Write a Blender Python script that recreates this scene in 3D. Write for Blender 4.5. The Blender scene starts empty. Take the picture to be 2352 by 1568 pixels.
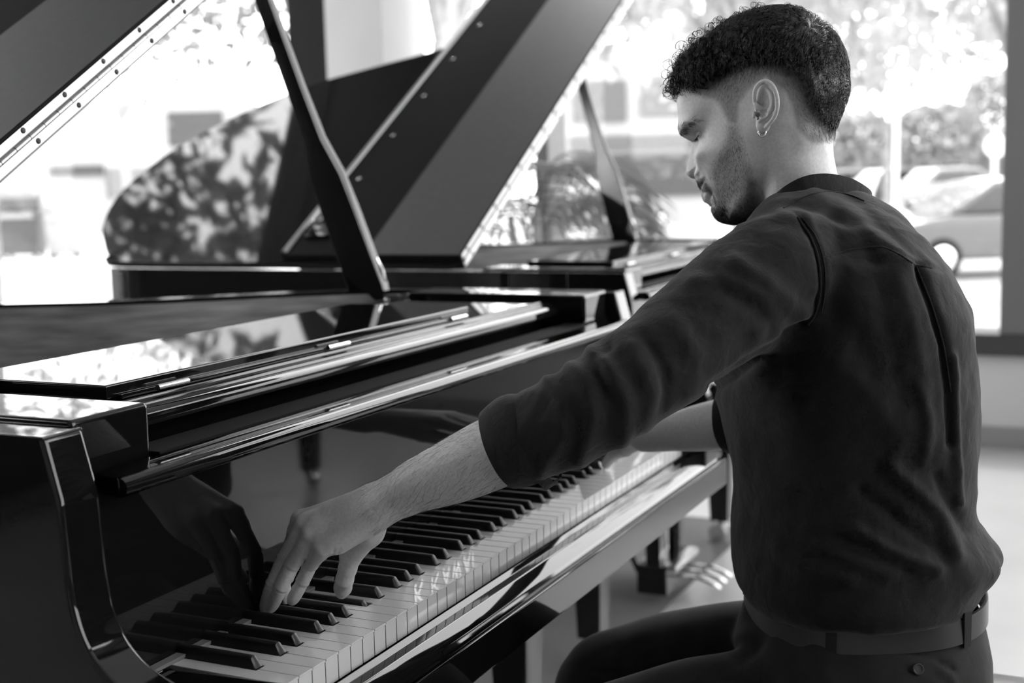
import bpy, bmesh, math, random
import numpy as np
from mathutils import Vector, Matrix
random.seed(7); rng = np.random.default_rng(7)
scene = bpy.context.scene
COL = scene.collection
KZ = 0.735                      # height of the white key tops above the floor
def R(d): return math.radians(d)

# ---------------------------------------------------------------- camera
def cam_axes(az, pitch, roll):
    f = np.array([math.sin(az)*math.cos(pitch), math.cos(az)*math.cos(pitch), math.sin(pitch)])
    s = np.cross(f, [0, 0, 1]); s /= np.linalg.norm(s); u = np.cross(s, f)
    return s*math.cos(roll)+u*math.sin(roll), u*math.cos(roll)-s*math.sin(roll), f
CS, CU, CF = cam_axes(R(64.43), R(-7.24), R(-1.45))
CP = np.array([-.9865, -.723, .4795+KZ])
FPX = 2993.0
cam_d = bpy.data.cameras.new('camera')
cam_d.sensor_width = 36; cam_d.lens = 36*FPX/2352
cam_d.clip_start = .05; cam_d.clip_end = 500
cam_d.dof.use_dof = True; cam_d.dof.focus_distance = 1.43; cam_d.dof.aperture_fstop = 4.5
cam = bpy.data.objects.new('camera', cam_d); COL.objects.link(cam)
cam.matrix_world = Matrix(((CS[0], CU[0], -CF[0], CP[0]), (CS[1], CU[1], -CF[1], CP[1]), (CS[2], CU[2], -CF[2], CP[2]), (0, 0, 0, 1)))
scene.camera = cam
def px(x, y, t):                # a point seen at (x, y) of the photograph, t metres along the optical axis
    return CP + t*(CF + CS*(x-1176)/FPX - CU*(y-784)/FPX)

# ---------------------------------------------------------------- world and exposure
world = bpy.data.worlds.new('sky'); scene.world = world; world.use_nodes = True
wn = world.node_tree.nodes; wl = world.node_tree.links
bg = wn['Background']; bg.inputs['Color'].default_value = (1, 1, 1, 1); bg.inputs['Strength'].default_value = 6.2
scene.view_settings.view_transform = 'Standard'; scene.view_settings.look = 'None'
scene.view_settings.exposure = 0.25; scene.view_settings.gamma = 1.0; scene.view_settings.use_curve_mapping = False
sun_d = bpy.data.lights.new('sun', 'SUN'); sun_d.energy = 2.0; sun_d.angle = R(6)
sun = bpy.data.objects.new('sun', sun_d); COL.objects.link(sun)
sun.rotation_euler = Vector((-.62, -.25, -.75)).to_track_quat('-Z', 'Y').to_euler()

cy = scene.cycles
cy.max_bounces = 7; cy.diffuse_bounces = 4; cy.glossy_bounces = 4; cy.transmission_bounces = 2; cy.transparent_max_bounces = 12
cy.use_adaptive_sampling = True; cy.adaptive_threshold = .04; cy.adaptive_min_samples = 16; cy.caustics_reflective = False; cy.caustics_refractive = False; cy.sample_clamp_indirect = 6.0
# ---------------------------------------------------------------- materials
MATS = {}
def mat(name, v, rough=.5, spec=.5, metal=0., noise=None, bump=None, coat=0., trans=0., ior=1.5, emit=None, sheen=0.):
    """procedural grey material; noise=(scale, amount[, stretch]) varies the value, bump=(scale, strength[, dist])"""
    if name in MATS: return MATS[name]
    m = bpy.data.materials.new(name); m.use_nodes = True
    nt = m.node_tree; n = nt.nodes; l = nt.links; b = n['Principled BSDF']
    b.inputs['Base Color'].default_value = (v, v, v, 1); b.inputs['Roughness'].default_value = rough
    b.inputs['Specular IOR Level'].default_value = spec; b.inputs['Metallic'].default_value = metal; b.inputs['IOR'].default_value = ior
    b.inputs['Coat Weight'].default_value = coat; b.inputs['Coat Roughness'].default_value = .03
    b.inputs['Transmission Weight'].default_value = trans
    b.inputs['Sheen Weight'].default_value = sheen; b.inputs['Sheen Roughness'].default_value = .4
    tc = n.new('ShaderNodeTexCoord')
    if noise:
        mp = n.new('ShaderNodeMapping'); l.new(tc.outputs['Object'], mp.inputs['Vector'])
        if len(noise) > 2: mp.inputs['Scale'].default_value = noise[2]
        t = n.new('ShaderNodeTexNoise'); t.inputs['Scale'].default_value = noise[0]; t.inputs['Detail'].default_value = 5
        l.new(mp.outputs['Vector'], t.inputs['Vector'])
        r = n.new('ShaderNodeMapRange'); r.inputs['From Min'].default_value = .3; r.inputs['From Max'].default_value = .7
        r.inputs['To Min'].default_value = v*(1-noise[1]); r.inputs['To Max'].default_value = v*(1+noise[1])
        l.new(t.outputs['Fac'], r.inputs['Value'])
        c = n.new('ShaderNodeCombineColor')
        for k in range(3): l.new(r.outputs['Result'], c.inputs[k])
        l.new(c.outputs['Color'], b.inputs['Base Color'])
    if bump:
        t = n.new('ShaderNodeTexNoise'); t.inputs['Scale'].default_value = bump[0]; t.inputs['Detail'].default_value = 4
        l.new(tc.outputs['Object'], t.inputs['Vector'])
        bp = n.new('ShaderNodeBump'); bp.inputs['Strength'].default_value = bump[1]; bp.inputs['Distance'].default_value = bump[2] if len(bump) > 2 else .002
        l.new(t.outputs['Fac'], bp.inputs['Height']); l.new(bp.outputs['Normal'], b.inputs['Normal'])
    if emit: b.inputs['Emission Color'].default_value = (1, 1, 1, 1); b.inputs['Emission Strength'].default_value = emit
    MATS[name] = m; return m
M_POL = mat('polished_black', .005, .03, .5, bump=(14, .004, .002))
M_SATIN = mat('satin_ebony', .036, .5, .4, noise=(60, .12))
M_LACQ = mat('flap_lacquer', .006, .7, .06)
M_INNER = mat('inner_rim_wood', .28, .5, .4, noise=(9, .35, (1, 1, 9)))
M_WHITE = mat('key_white', .52, .05, .5)
M_BLACKKEY = mat('key_black', .012, .32, .45)
M_BRASS = mat('brass', .62, .22, .5, metal=1.)
M_CHROME = mat('bright_metal', .82, .16, .5, metal=1., bump=(400, .05, .0005))
M_FELT = mat('felt', .16, .9, .1, bump=(700, .3, .0006))
M_HINGE = mat('hinge_nickel', .40, .34, .5, metal=1., bump=(300, .1, .0005))
M_DARK = mat('dark_iron', .03, .5, .3)
M_GOLD = mat('plate_bronze', .22, .4, .5, metal=.6)
M_RUBBER = mat('rubber', .02, .7, .3)

# ---------------------------------------------------------------- mesh helpers
def weigh(me):
    """area-weighted normals, so that bevelled flat panels mirror as flat panels"""
    np_, nl, nv, ne = len(me.polygons), len(me.loops), len(me.vertices), len(me.edges)
    if np_ > 30000 or not np_: return
    lv = np.empty(nl, np.int32); me.loops.foreach_get('vertex_index', lv); lt = np.empty(np_, np.int32); me.polygons.foreach_get('loop_total', lt)
    fn = np.empty(np_*3, np.float32); me.polygons.foreach_get('normal', fn); fa = np.empty(np_, np.float32); me.polygons.foreach_get('area', fa)
    lf = np.repeat(np.arange(np_), lt); N = np.zeros((nv, 3)); np.add.at(N, lv, (fn.reshape(-1, 3)*fa[:, None])[lf]); N /= np.linalg.norm(N, axis=1)[:, None]+1e-20
    a = me.attributes.get('sharp_edge')
    if a:
        sh = np.zeros(ne, bool); a.data.foreach_get('value', sh); ev = np.empty(ne*2, np.int32); me.edges.foreach_get('vertices', ev); N[np.unique(ev.reshape(-1, 2)[sh])] = 0
    me.normals_split_custom_set(N[lv].tolist())
class MB:
    def __init__(s): s.v = []; s.f = []
    def add(s, v, f):
        o = len(s.v); s.v += [tuple(map(float, p)) for p in v]; s.f += [tuple(i+o for i in q) for q in f]; return s
    def box(s, lo, hi):
        (a, b, c), (d, e, g) = lo, hi
        return s.add([(a, b, c), (d, b, c), (d, e, c), (a, e, c), (a, b, g), (d, b, g), (d, e, g), (a, e, g)],
                     [(3, 2, 1, 0), (4, 5, 6, 7), (0, 1, 5, 4), (1, 2, 6, 5), (2, 3, 7, 6), (3, 0, 4, 7)])
    def prism(s, poly, axis, a, b):
        """poly 2d counter-clockwise, extruded along axis from a to b"""
        def P(p, h): return {'x': (h, p[0], p[1]), 'y': (p[0], h, p[1]), 'z': (p[0], p[1], h)}[axis]
        n = len(poly); v = [P(p, a) for p in poly]+[P(p, b) for p in poly]
        f = [tuple(range(n-1, -1, -1)), tuple(range(n, 2*n))]+[(i, (i+1) % n, n+(i+1) % n, n+i) for i in range(n)]
        return s.add(v, f)
    def tube(s, path, rad, n=10, caps=True, up=None, flat=1.0):
        path = [np.array(p, float) for p in path]; m = len(path)
        rad = [rad]*m if np.isscalar(rad) else rad
        v = []; ref = None
        for i, p in enumerate(path):
            t = path[min(i+1, m-1)]-path[max(i-1, 0)]; t /= np.linalg.norm(t)+1e-12
            if ref is None:
                ref = np.array(up if up is not None else ((0, 0, 1) if abs(t[2]) < .9 else (1, 0, 0)), float)
            a = ref-t*(ref@t); a /= np.linalg.norm(a)+1e-12; b = np.cross(t, a); ref = a
            r = rad[i]
            for k in range(n):
                w = 2*math.pi*k/n; v.append(p+a*math.cos(w)*r+b*math.sin(w)*r*flat)
        f = [(i*n+k, i*n+(k+1) % n, (i+1)*n+(k+1) % n, (i+1)*n+k) for i in range(m-1) for k in range(n)]
        if caps: f += [tuple(range(n-1, -1, -1)), tuple(range((m-1)*n, m*n))]
        return s.add(v, f)
    def lathe(s, prof, n=20, c=(0, 0, 0), ax='z'):
        """prof: (radius, height) list"""
        v = []
        for r, h in prof:
            for k in range(n):
                w = 2*math.pi*k/n; x, y = r*math.cos(w), r*math.sin(w)
                p = {'z': (x, y, h), 'x': (h, x, y), 'y': (y, h, x)}[ax]; v.append((p[0]+c[0], p[1]+c[1], p[2]+c[2]))
        m = len(prof)
        f = [(i*n+k, i*n+(k+1) % n, (i+1)*n+(k+1) % n, (i+1)*n+k) for i in range(m-1) for k in range(n)]
        f += [tuple(range(n-1, -1, -1)), tuple(range((m-1)*n, m*n))]
        return s.add(v, f)
    def sphere(s, c, r, n=12, m=8):
        r = (r, r, r) if np.isscalar(r) else r
        prof = [(math.sin(math.pi*i/m), -math.cos(math.pi*i/m)) for i in range(m+1)]
        v = []
        for a, h in prof:
            for k in range(n):
                w = 2*math.pi*k/n; v.append((c[0]+r[0]*a*math.cos(w), c[1]+r[1]*a*math.sin(w), c[2]+r[2]*h))
        f = [(i*n+k, i*n+(k+1) % n, (i+1)*n+(k+1) % n, (i+1)*n+k) for i in range(m) for k in range(n)]
        return s.add(v, f)
    def xf(s, fn): s.v = [tuple(fn(np.array(p))) for p in s.v]; return s
    def mesh(s, name, bev=0, seg=2, smooth=40, bang=40):
        me = bpy.data.meshes.new(name); me.from_pydata(s.v, [], s.f)
        bm = bmesh.new(); bm.from_mesh(me)
        bmesh.ops.remove_doubles(bm, verts=bm.verts, dist=1e-6)
        bmesh.ops.recalc_face_normals(bm, faces=bm.faces)
        if bev:
            es = [e for e in bm.edges if len(e.link_faces) == 2 and e.calc_face_angle(0) > R(bang)]
            bmesh.ops.bevel(bm, geom=es, offset=bev, offset_type='OFFSET', segments=seg, profile=.6, affect='EDGES', clamp_overlap=True)
        bm.to_mesh(me); bm.free()
        if smooth:
            me.polygons.foreach_set('use_smooth', [True]*len(me.polygons))
            me.set_sharp_from_angle(angle=R(smooth)); weigh(me)
        return me
    def build(s, name, m, parent=None, bev=0, seg=2, smooth=40, loc=None, bang=40):
        return link(name, s.mesh(name, bev, seg, smooth, bang), m, parent, loc)
def link(name, me, m, parent=None, loc=None):
    if m is not None and not me.materials: me.materials.append(m)
    o = bpy.data.objects.new(name, me); COL.objects.link(o)
    if parent: o.parent = parent
    if loc is not None: o.location = loc
    return o
def empty(name, loc=(0, 0, 0)):
    o = bpy.data.objects.new(name, None); COL.objects.link(o); o.location = loc; o.empty_display_size = .1; return o
def tag(o, label, cat, group=None):
    o['label'] = label; o['category'] = cat
    if group: o['group'] = group
    return o
def struct(o, label=None):
    o['kind'] = 'structure'
    if label: o['label'] = label
    return o
def copy_tree(o, parent=None):
    c = o.copy(); COL.objects.link(c); c.parent = parent
    for ch in list(o.children): copy_tree(ch, c)
    return c
def spline(pts, n, closed=False):
    """Catmull-Rom resampling of a polyline of any dimension"""
    P = np.array(pts, float); m = len(P)
    if closed: E = np.vstack([P[-1], P, P[0], P[1]]); segs = m
    else: E = np.vstack([2*P[0]-P[1], P, 2*P[-1]-P[-2]]); segs = m-1
    out = []
    for q in np.linspace(0, segs, n, endpoint=not closed):
        i = min(int(q), segs-1); t = q-i
        a, b, c, d = E[i], E[i+1], E[i+2], E[i+3]
        out.append(.5*((2*b)+(-a+c)*t+(2*a-5*b+4*c-d)*t*t+(-a+3*b-3*c+d)*t**3))
    return np.array(out)

# ---------------------------------------------------------------- the room
M_FLOOR = mat('floor_pale', .33, .30, .5, noise=(3, .06), bump=(40, .05, .002))
M_WALL = mat('wall_paint', .42, .8, .2, noise=(2, .04))
M_LOWWALL = mat('low_wall_paint', .5, .7, .3, noise=(2, .05))
M_CEIL = mat('ceiling_paint', .5, .9, .1)
M_FRAME = mat('window_frame_dark', .035, .4, .5)
M_POST = mat('window_post_grey', .12, .5, .4)
M_COLUMN = mat('column_plaster', .38, .8, .2, noise=(3, .03))
M_BACK = mat('back_wall_paint', .14, .9, .1)
WX, WY, RX, RY, CH = 4.9, 3.3, -4.6, -4.8, 4.8
W2T = 3.85                      # top of the windows at the far left
struct(MB().box((RX-.2, RY-.2, -.3), (WX+.25, WY+.25, 0)).build('floor', M_FLOOR))
struct(MB().box((RX-.2, RY-.2, CH), (WX+.25, WY+.25, CH+.2)).build('ceiling', M_CEIL))
struct(MB().box((RX-.2, RY-.2, 0), (RX, WY+.25, CH)).build('wall_left', mat('side_wall_paint', .42, .9, .1)))
struct(MB().box((RX, RY-.2, 0), (WX+.2, RY, .9)).box((RX, RY-.2, .9), (-.6, RY, CH)).box((-.6, RY-.2, CH-.28), (WX+.2, RY, CH)).build('wall_back', M_BACK))
struct(MB().box((WX, RY, 0), (WX+.2, WY-.3, .40)).build('wall_right', M_LOWWALL, bev=.004))
struct(MB().box((WX-.025, RY, 0), (WX, WY-.65, .09)).build('baseboard_right', mat('baseboard_grey', .22, .6), bev=.004))
struct(MB().box((RX, WY, 0), (WX, WY+.2, .22)).box((RX, WY, .22), (-2.2, WY+.2, CH)).box((-2.2, WY, .22), (.1, WY+.2, 1.15)).box((-2.2, WY, W2T), (WX, WY+.2, CH)).build('wall_front', mat('front_wall_paint', .08, .8, .2)))
struct(MB().box((WX-.04, RY, .40), (WX+.2, WY-.65, .495)).build('trim_1', M_FRAME, bev=.006))
struct(MB().box((.1, WY-.02, .22), (WX, WY+.2, .30)).build('trim_2', M_FRAME, bev=.006))
struct(MB().box((WX, RY, CH-.28), (WX+.2, WY, CH)).build('trim_3', M_FRAME, bev=.006))
struct(MB().box((.1, WY-.02, W2T-.08), (WX, WY+.2, W2T)).build('trim_4', M_FRAME, bev=.006))
# plaster column and dark mullion in the corner
struct(MB().box((WX-.22, 2.66, 0), (WX+.22, 2.99, CH)).build('trim_5', M_COLUMN, bev=.01))
struct(MB().box((WX-.1, 3.03, 0), (WX+.22, 3.3, CH)).build('trim_6', mat('mullion_matt_black', .012, .8, .1), bev=.006))
def pane(name, lo, hi):
    return struct(MB().box(lo, hi).build(name, M_GLASS))
M_GLASS = bpy.data.materials.new('window_glass'); M_GLASS.use_nodes = True
_n = M_GLASS.node_tree.nodes; _l = M_GLASS.node_tree.links; _n.clear()
_o = _n.new('ShaderNodeOutputMaterial'); _m = _n.new('ShaderNodeMixShader'); _t = _n.new('ShaderNodeBsdfTransparent'); _g = _n.new('ShaderNodeBsdfGlossy'); _lw = _n.new('ShaderNodeLayerWeight'); _pw = _n.new('ShaderNodeMath'); _fr = _n.new('ShaderNodeMath')
_g.inputs['Roughness'].default_value = .01; _pw.operation = 'POWER'; _pw.inputs[1].default_value = 5; _fr.operation = 'MULTIPLY_ADD'; _fr.inputs[1].default_value = .5; _fr.inputs[2].default_value = .03; _l.new(_lw.outputs['Facing'], _pw.inputs[0]); _l.new(_pw.outputs[0], _fr.inputs[0]); _t.inputs['Color'].default_value = (.93, .93, .93, 1)
_l.new(_fr.outputs[0], _m.inputs[0]); _l.new(_t.outputs[0], _m.inputs[1]); _l.new(_g.outputs[0], _m.inputs[2]); _l.new(_m.outputs[0], _o.inputs[0])
posts = [2.6, 1.93, -.22, -2.6, RY]
for i in range(len(posts)-1):
    y1, y0 = posts[i], posts[i+1]
    w = struct(MB().box((WX+.08, y0, .495), (WX+.092, y1, CH-.28)).build('window_%d' % (i+1), M_GLASS))
    if y0 > RY: struct(MB().box((WX-.03, y0-(.14 if i == 1 else .07), .495), (WX+.2, y0, CH)).build('window_frame', M_POST if i == 1 else M_FRAME, w, bev=.006))
struct(MB().box((-.6, RY-.11, .9), (2.1, RY-.098, CH-.28)).build('window_9', M_GLASS)); struct(MB().box((2.1, RY-.11, .9), (WX, RY-.098, CH-.28)).build('window_10', M_GLASS))  # unseen windows, added to brighten the keys and the man's back
struct(MB().box((2.04, RY-.2, .9), (2.16, RY+.02, CH-.28)).build('window_frame', M_FRAME, bpy.data.objects['window_9'], bev=.006))  # post between the two added windows
xs = [WX, 2.3, .1, -2.2]
for i in range(3):
    x1, x0 = xs[i], xs[i+1]
    w = struct(MB().box((x0, WY+.08, .30 if i < 2 else 1.15), (x1, WY+.092, W2T)).build('window_%d' % (i+5), M_GLASS))
rug = MB().box((-.9, .43, 0), (3.34, 3.05, .003)).build('rug', mat('rug_weave', .10, .9, .1, noise=(300, .2), bump=(900, .4, .0015)), bev=.001)
tag(rug, 'dark grey rug with a straight edge lying under the pianos', 'rug')
for i in (1, 2):
    struct(MB().box((xs[i]-.06, WY-.02, .30 if i < 2 else 1.15), (xs[i]+.06, WY+.2, W2T)).build('window_frame', M_FRAME, bpy.data.objects['window_%d' % (i+5)], bev=.006))

# ---------------------------------------------------------------- grand piano
PW = 23.57e-3                   # white key pitch
XI0, XI1, XO0, XO1 = -.08, 1.306, -.13, 1.356   # inner and outer faces of the arms
RT = KZ+.257                    # top of the rim
LID_A = R(32.3)
OUT = [(0, .157), (0, .5), (0, 1.0), (0, 1.60), (.025, 1.66), (.08, 1.715), (.166, 1.785), (.278, 1.83), (.383, 1.842), (.527, 1.815), (.637, 1.765), (.766, 1.675), (.873, 1.57), (.946, 1.48), (1.045, 1.27), (1.125, 1.10), (1.23, .96), (1.35, .83), (1.44, .70), (1.477, .58), (1.486, .45), (1.486, .157)]
def outline(inset=0., n=90):
    P = spline(OUT[2:-2], n); P = np.vstack([[0, OUT[0][1]], [0, .6], P, [1.486, .3], [1.486, OUT[0][1]]])
    if inset:
        T = np.gradient(P, axis=0); T /= np.linalg.norm(T, axis=1)[:, None]+1e-9
        N = np.stack([T[:, 1], -T[:, 0]], 1); P = P+N*inset
        P[0, 1] = P[-1, 1] = OUT[0][1]
    return P
def make_piano():
    root = empty('grand_piano')
    # ---- case: rim with the two arms, one wall of constant thickness
    o, i = outline(0), outline(.05)
    o[:, 0] += XO0; i[:, 0] += XO0
    z0, z1 = KZ-.055, RT
    mb = MB(); n = len(o); V = []
    for P, z in ((o, z0), (o, z1), (i, z1), (i, z0)): V += [(p[0], p[1], z) for p in P]
    F = []
    for a in range(4):
        b = (a+1) % 4
        F += [(a*n+k, a*n+k+1, b*n+k+1, b*n+k) for k in range(n-1)]
    F += [(0, n, 2*n, 3*n), tuple(q*n+n-1 for q in (3, 2, 1, 0))]
    rim = mb.add(V, F).build('rim', M_POL, root, bev=.004, seg=3)
    # satin veneer lining of the rim
    a, b = outline(.0502), outline(.053); a[:, 0] += XO0; b[:, 0] += XO0
    a = a[6:-3]; b = b[6:-3]; n = len(a); V = []
    for P, z in ((a, KZ+.05), (a, z1-.008), (b, z1-.008), (b, KZ+.05)): V += [(p[0], p[1], z) for p in P]
    F = [(q*n+k, q*n+k+1, ((q+1) % 4)*n+k+1, ((q+1) % 4)*n+k) for q in range(4) for k in range(n-1)]
    MB().add(V, F).build('rim_lining', M_INNER, root)
    # cheeks: the front ends of the arms, sweeping forward down to the key blocks
    prof = [(.30, KZ-.055), (-.035, KZ-.055), (-.035, KZ-.02), (-.028, KZ+.004), (.0, KZ+.010), (.045, KZ+.018), (.085, KZ+.032), (.112, KZ+.052), (.128, KZ+.078), (.136, KZ+.11), (.139, KZ+.15), (.1415, KZ+.2), (.157, RT), (.30, RT)]
    base, sweep = prof[:3], spline(prof[3:12], 40)
    cheek = base+[tuple(p) for p in sweep]+prof[12:]
    for x0, x1 in ((XO0-.0006, XI0), (XI1, XO1+.0006)):
        MB().prism(cheek, 'x', x0, x1).build('arm', M_POL, root, bev=.009, seg=4, bang=25)
    # key blocks
    for x0, x1 in ((XI0+.0005, -.0015), (52*PW+.0015, XI1-.0005)):
        MB().prism([(.145, KZ-.05), (-.043, KZ-.05), (-.043, KZ+.006), (.145, KZ-.002)], 'x', x0, x1).build('key_block', M_POL, root, bev=.008, seg=3)
    # keybed, keyslip
    MB().box((XO0+.004, -.046, KZ-.105), (XO1-.004, .40, KZ-.0565)).build('keybed', M_POL, root, bev=.003)
    def arc(c, r, a0, a1, n=9): return [(c[0]+r*math.cos(R(a0+(a1-a0)*k/n)), c[1]+r*math.sin(R(a0+(a1-a0)*k/n))) for k in range(n+1)]
    slip = [(-.006, KZ-.056), (-.006, KZ-.0268), (-.0080, KZ-.0255), (-.0135, KZ-.0305), (-.0240, KZ-.0312), (-.0260, KZ-.0317), (-.0345, KZ-.0392), (-.0392, KZ-.0450), (-.0412, KZ-.0510), (-.0415, KZ-.056)]
    MB().prism(slip, 'x', XI0+.002, XI1-.002).build('keyslip', M_POL, root, bev=.0006, seg=2, bang=15, smooth=28)
    # fallboard, standing open behind the keys
    fb = MB().prism([(.149, KZ+.004), (.1495, KZ+.196), (.163, KZ+.196), (.163, KZ+.004)][::-1], 'x', XI0+.003, XI1-.003).build('fallboard', M_POL, root, bev=.0015)
    MB().prism([(.163, KZ+.194), (.163, KZ+.2085)]+[(.148, KZ+.2092), (.134, KZ+.2080)]+arc((.1285, KZ+.1985), .0095, 80, 275, 16)+[(.149, KZ+.1908)], 'x', XI0+.012, XI1-.012).build('lip', M_POL, fb, smooth=50)
    MB().box((XI0+.004, .1375, KZ+.0005), (XI1-.004, .1485, KZ+.0042)).build('name_felt', M_FELT, root)
    # name in brass letters on the fallboard
    def stroke(mb, pts, w=.0032):
        for (ax, az), (bx, bz) in pts:
            d = np.array([bx-ax, bz-az]); L = np.linalg.norm(d); d /= L; nn = np.array([-d[1], d[0]])*w/2
            q = [(ax-nn[0], az-nn[1]), (bx-nn[0], bz-nn[1]), (bx+nn[0], bz+nn[1]), (ax+nn[0], az+nn[1])]
            mb.prism(q, 'y', .1478, .1493)
    H = .024; W = .021
    G = {'K': [((0, 0), (0, H)), ((0, H*.42), (W*.8, H)), ((W*.25, H*.6), (W*.85, 0))], 'A': [((0, 0), (W*.45, H)), ((W*.45, H), (W*.9, 0)), ((W*.18, H*.36), (W*.72, H*.36))],
         'W': [((0, H), (W*.3, 0)), ((W*.3, 0), (W*.58, H)), ((W*.58, H), (W*.86, 0)), ((W*.86, 0), (W*1.16, H))], 'I': [((0, 0), (0, H))]}
    cx, zz = .555, KZ+.074
    for ch in 'KAWAI':
        g = [((a[0]+cx, a[1]+zz), (b[0]+cx, b[1]+zz)) for a, b in G[ch]]
        mb = MB(); stroke(mb, g); mb.build('letter', M_BRASS, fb, smooth=0)
        cx += {'K': .032, 'A': .0285, 'W': .036, 'I': .02}[ch]
    mb = MB(); g = [((a[0]*1.15+.508, a[1]*1.25+zz-.003), (b[0]*1.15+.508, b[1]*1.25+zz-.003)) for a, b in G['K']]
    stroke(mb, g, .0045); mb.build('emblem', M_BRASS, fb, smooth=0)
    # rail behind the fallboard, shelf for the music desk
    MB().box((.032, .1645, KZ+.190), (1.194, .212, KZ+.2105)).build('fallboard_rail', M_LACQ, root, bev=.0025, seg=2)
    MB().box((.032, .262, KZ+.105), (1.194, .274, KZ+.2235)).build('recess_panel', M_POL, root, bev=.001)
    MB().prism([(.223, KZ+.224), (.223, KZ+.237), (.229, KZ+.242), (.2365, KZ+.242), (.2385, KZ+.247), (.246, KZ+.247), (.248, KZ+.252), (.52, KZ+.252), (.52, KZ+.224)][::-1], 'x', .036, 1.190).build('music_shelf', M_POL, root, bev=.002, seg=2)
    MB().box((XI0+.002, .165, KZ+.10), (XI1-.002, .222, KZ+.135)).build('action_rail', M_DARK, root)
    for x0, x1 in ((XI0+.002, .030), (1.196, XI1-.002)):
        MB().box((x0, .173, KZ+.202), (x1, .545, KZ+.2615)).build('shelf_block', M_POL, root, bev=.006, seg=3)
    # music desk lying folded flat, with its lip
    md = MB().box((.060, .257, KZ+.2535), (.900, .485, KZ+.2695)).build('music_desk', M_POL, root, bev=.0025, seg=3)
    MB().box((.075, .249, KZ+.2525), (.885, .2565, KZ+.258)).build('desk_ledge', M_POL, md, bev=.0015)
    for xh in (.13, .47, .82):
        mb = MB()
        for q in range(5): mb.tube([(xh+q*.0104, .2475, KZ+.257), (xh+q*.0104+.0098, .2475, KZ+.257)], .0035, 10)
        mb.build('hinge', M_BRASS, md)
    # interior: iron plate, tuning pin block, strings
    ip = outline(.056, 60); ip[:, 0] += XO0; ip = ip[ip[:, 1] > .25]
    MB().prism([tuple(p) for p in ip][::-1], 'z', KZ+.09, KZ+.105).build('iron_plate', M_GOLD, root)
    mb = MB()
    for k in range(70):
        x = .02+k*.0155; y1 = 1.62-.0006*k*k*.30-k*.004
        mb.tube([(x, .56, KZ+.125), (x+.10*(1-k/70), max(.75, y1), KZ+.125)], .0007+.0009*(1-k/70), 4, caps=False)
    st = mb.build('strings', M_CHROME, root); st['kind'] = 'stuff'
    # ---- lid, hinged on the long straight side
    ca, sa = math.cos(LID_A), math.sin(LID_A); HX, HZ = XO0, RT+.006
    def LP(u, y, off): return (HX+u*ca-off*sa, y, HZ+u*sa+off*ca)
    LY = .56
    po = outline(-.006); po = po[(po[:, 1] > LY)]; po = np.vstack([[0, LY], po, [1.486, LY]])
    lid = MB().prism([tuple(p) for p in po][::-1], 'z', 0, .02).xf(lambda p: LP(p[0], p[1], p[2])).build('lid', M_POL, root, bev=.002)
    # front flap folded right back onto the lid
    def lbox(u0, u1, y0, y1, o0, o1): return MB().box((u0, y0, o0), (u1, y1, o1)).xf(lambda p: LP(*p))
    fl = lbox(-.004, 1.486, LY, LY+.51, .0225, .0425).build('lid_flap', M_LACQ, root, bev=.002)
    lbox(-.002, 1.484, LY+.002, LY+.265, .0427, .0431).build('satin_panel', M_SATIN, fl)
    MB().tube([LP(.004, LY+.503, .0425), LP(1.48, LY+.503, .0425)], .0075, 14).build('edge_strip', M_HINGE, fl)  # bright metal bead stands in for the sky's glint along the polished edge
    for u in (.12, .34, .56, .78, 1.0, 1.22):
        MB().lathe([(.006, 0), (.006, .003), (.003, .0045)], 12).xf(lambda p, u=u: LP(u+p[0], LY+.45+p[1], .0425+p[2])).build('rubber_button', M_CHROME, fl)
    # latch block on the flap
    lbox(.06, .145, LY+.40, LY+.47, .0425, .056).build('latch', M_POL, fl, bev=.004)
    lbox(.085, .125, LY+.42, LY+.45, .056, .085).build('latch_hook', M_CHROME, fl, bev=.004)
    # piano hinge: two leaves, knuckles and screws on the front edges of lid and flap
    mb = MB()
    hinge = lbox(.004, 1.47, LY-.0018, LY, .0042, .0382).build('hinge', M_HINGE, root)
    me = MB().tube([(0, 0, 0), (.0290, 0, 0)], .0042, 12).mesh('knuckle')
    sc_me = MB().lathe([(.0042, 0), (.0040, .0008), (.0025, .0016), (.0006, .0019)], 12).add([(-.003, -.0004, .0021), (.003, -.0004, .0021), (.003, .0004, .0021), (-.003, .0004, .0021)], [(0, 1, 2, 3)]).mesh('screw')
    Rl = Matrix(((ca, 0, -sa), (0, 1, 0), (sa, 0, ca))).to_4x4()
    for k in range(48):
        b = link('knuckle', me, M_HINGE, hinge); b.matrix_local = Matrix.Translation(LP(.006+k*.0303, LY-.003, .0215)) @ Rl
    for k in range(16):
        for off, sh in ((.0095, .0), (.0335, -.014)):
            b = link('screw', sc_me, M_DARK, hinge); b.matrix_local = Matrix.Translation(LP(.05+k*.0905+sh, LY-.0018, off)) @ Rl @ Matrix.Rotation(R(90), 4, 'X') @ Matrix.Rotation(k*1.3, 4, 'Z')
    # prop stick from the treble side of the rim up to the lid
    A = np.array([XO1-.075, .675, RT-.02]); u_t = 1.35; B = np.array(LP(u_t, .78, -.004))
    d = B-A; L = np.linalg.norm(d); d /= L; s_ = np.array([0, 1., 0]); s_ -= d*(s_@d); s_ /= np.linalg.norm(s_); t_ = np.cross(d, s_)
    def pp(l, w, t): return A+d*l+s_*w+t_*t
    secs = [(0, .040, .012), (.03, .042, .012), (.20, .039, .012), (.27, .036, .0115), (.345, .021, .011), (.45, .0175, .010), (L-.05, .015, .009), (L, .013, .009)]
    V = []; F = []
    for l, w, t in secs: V += [pp(l, -w, -t), pp(l, w, -t), pp(l, w, t), pp(l, -w, t)]
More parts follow.
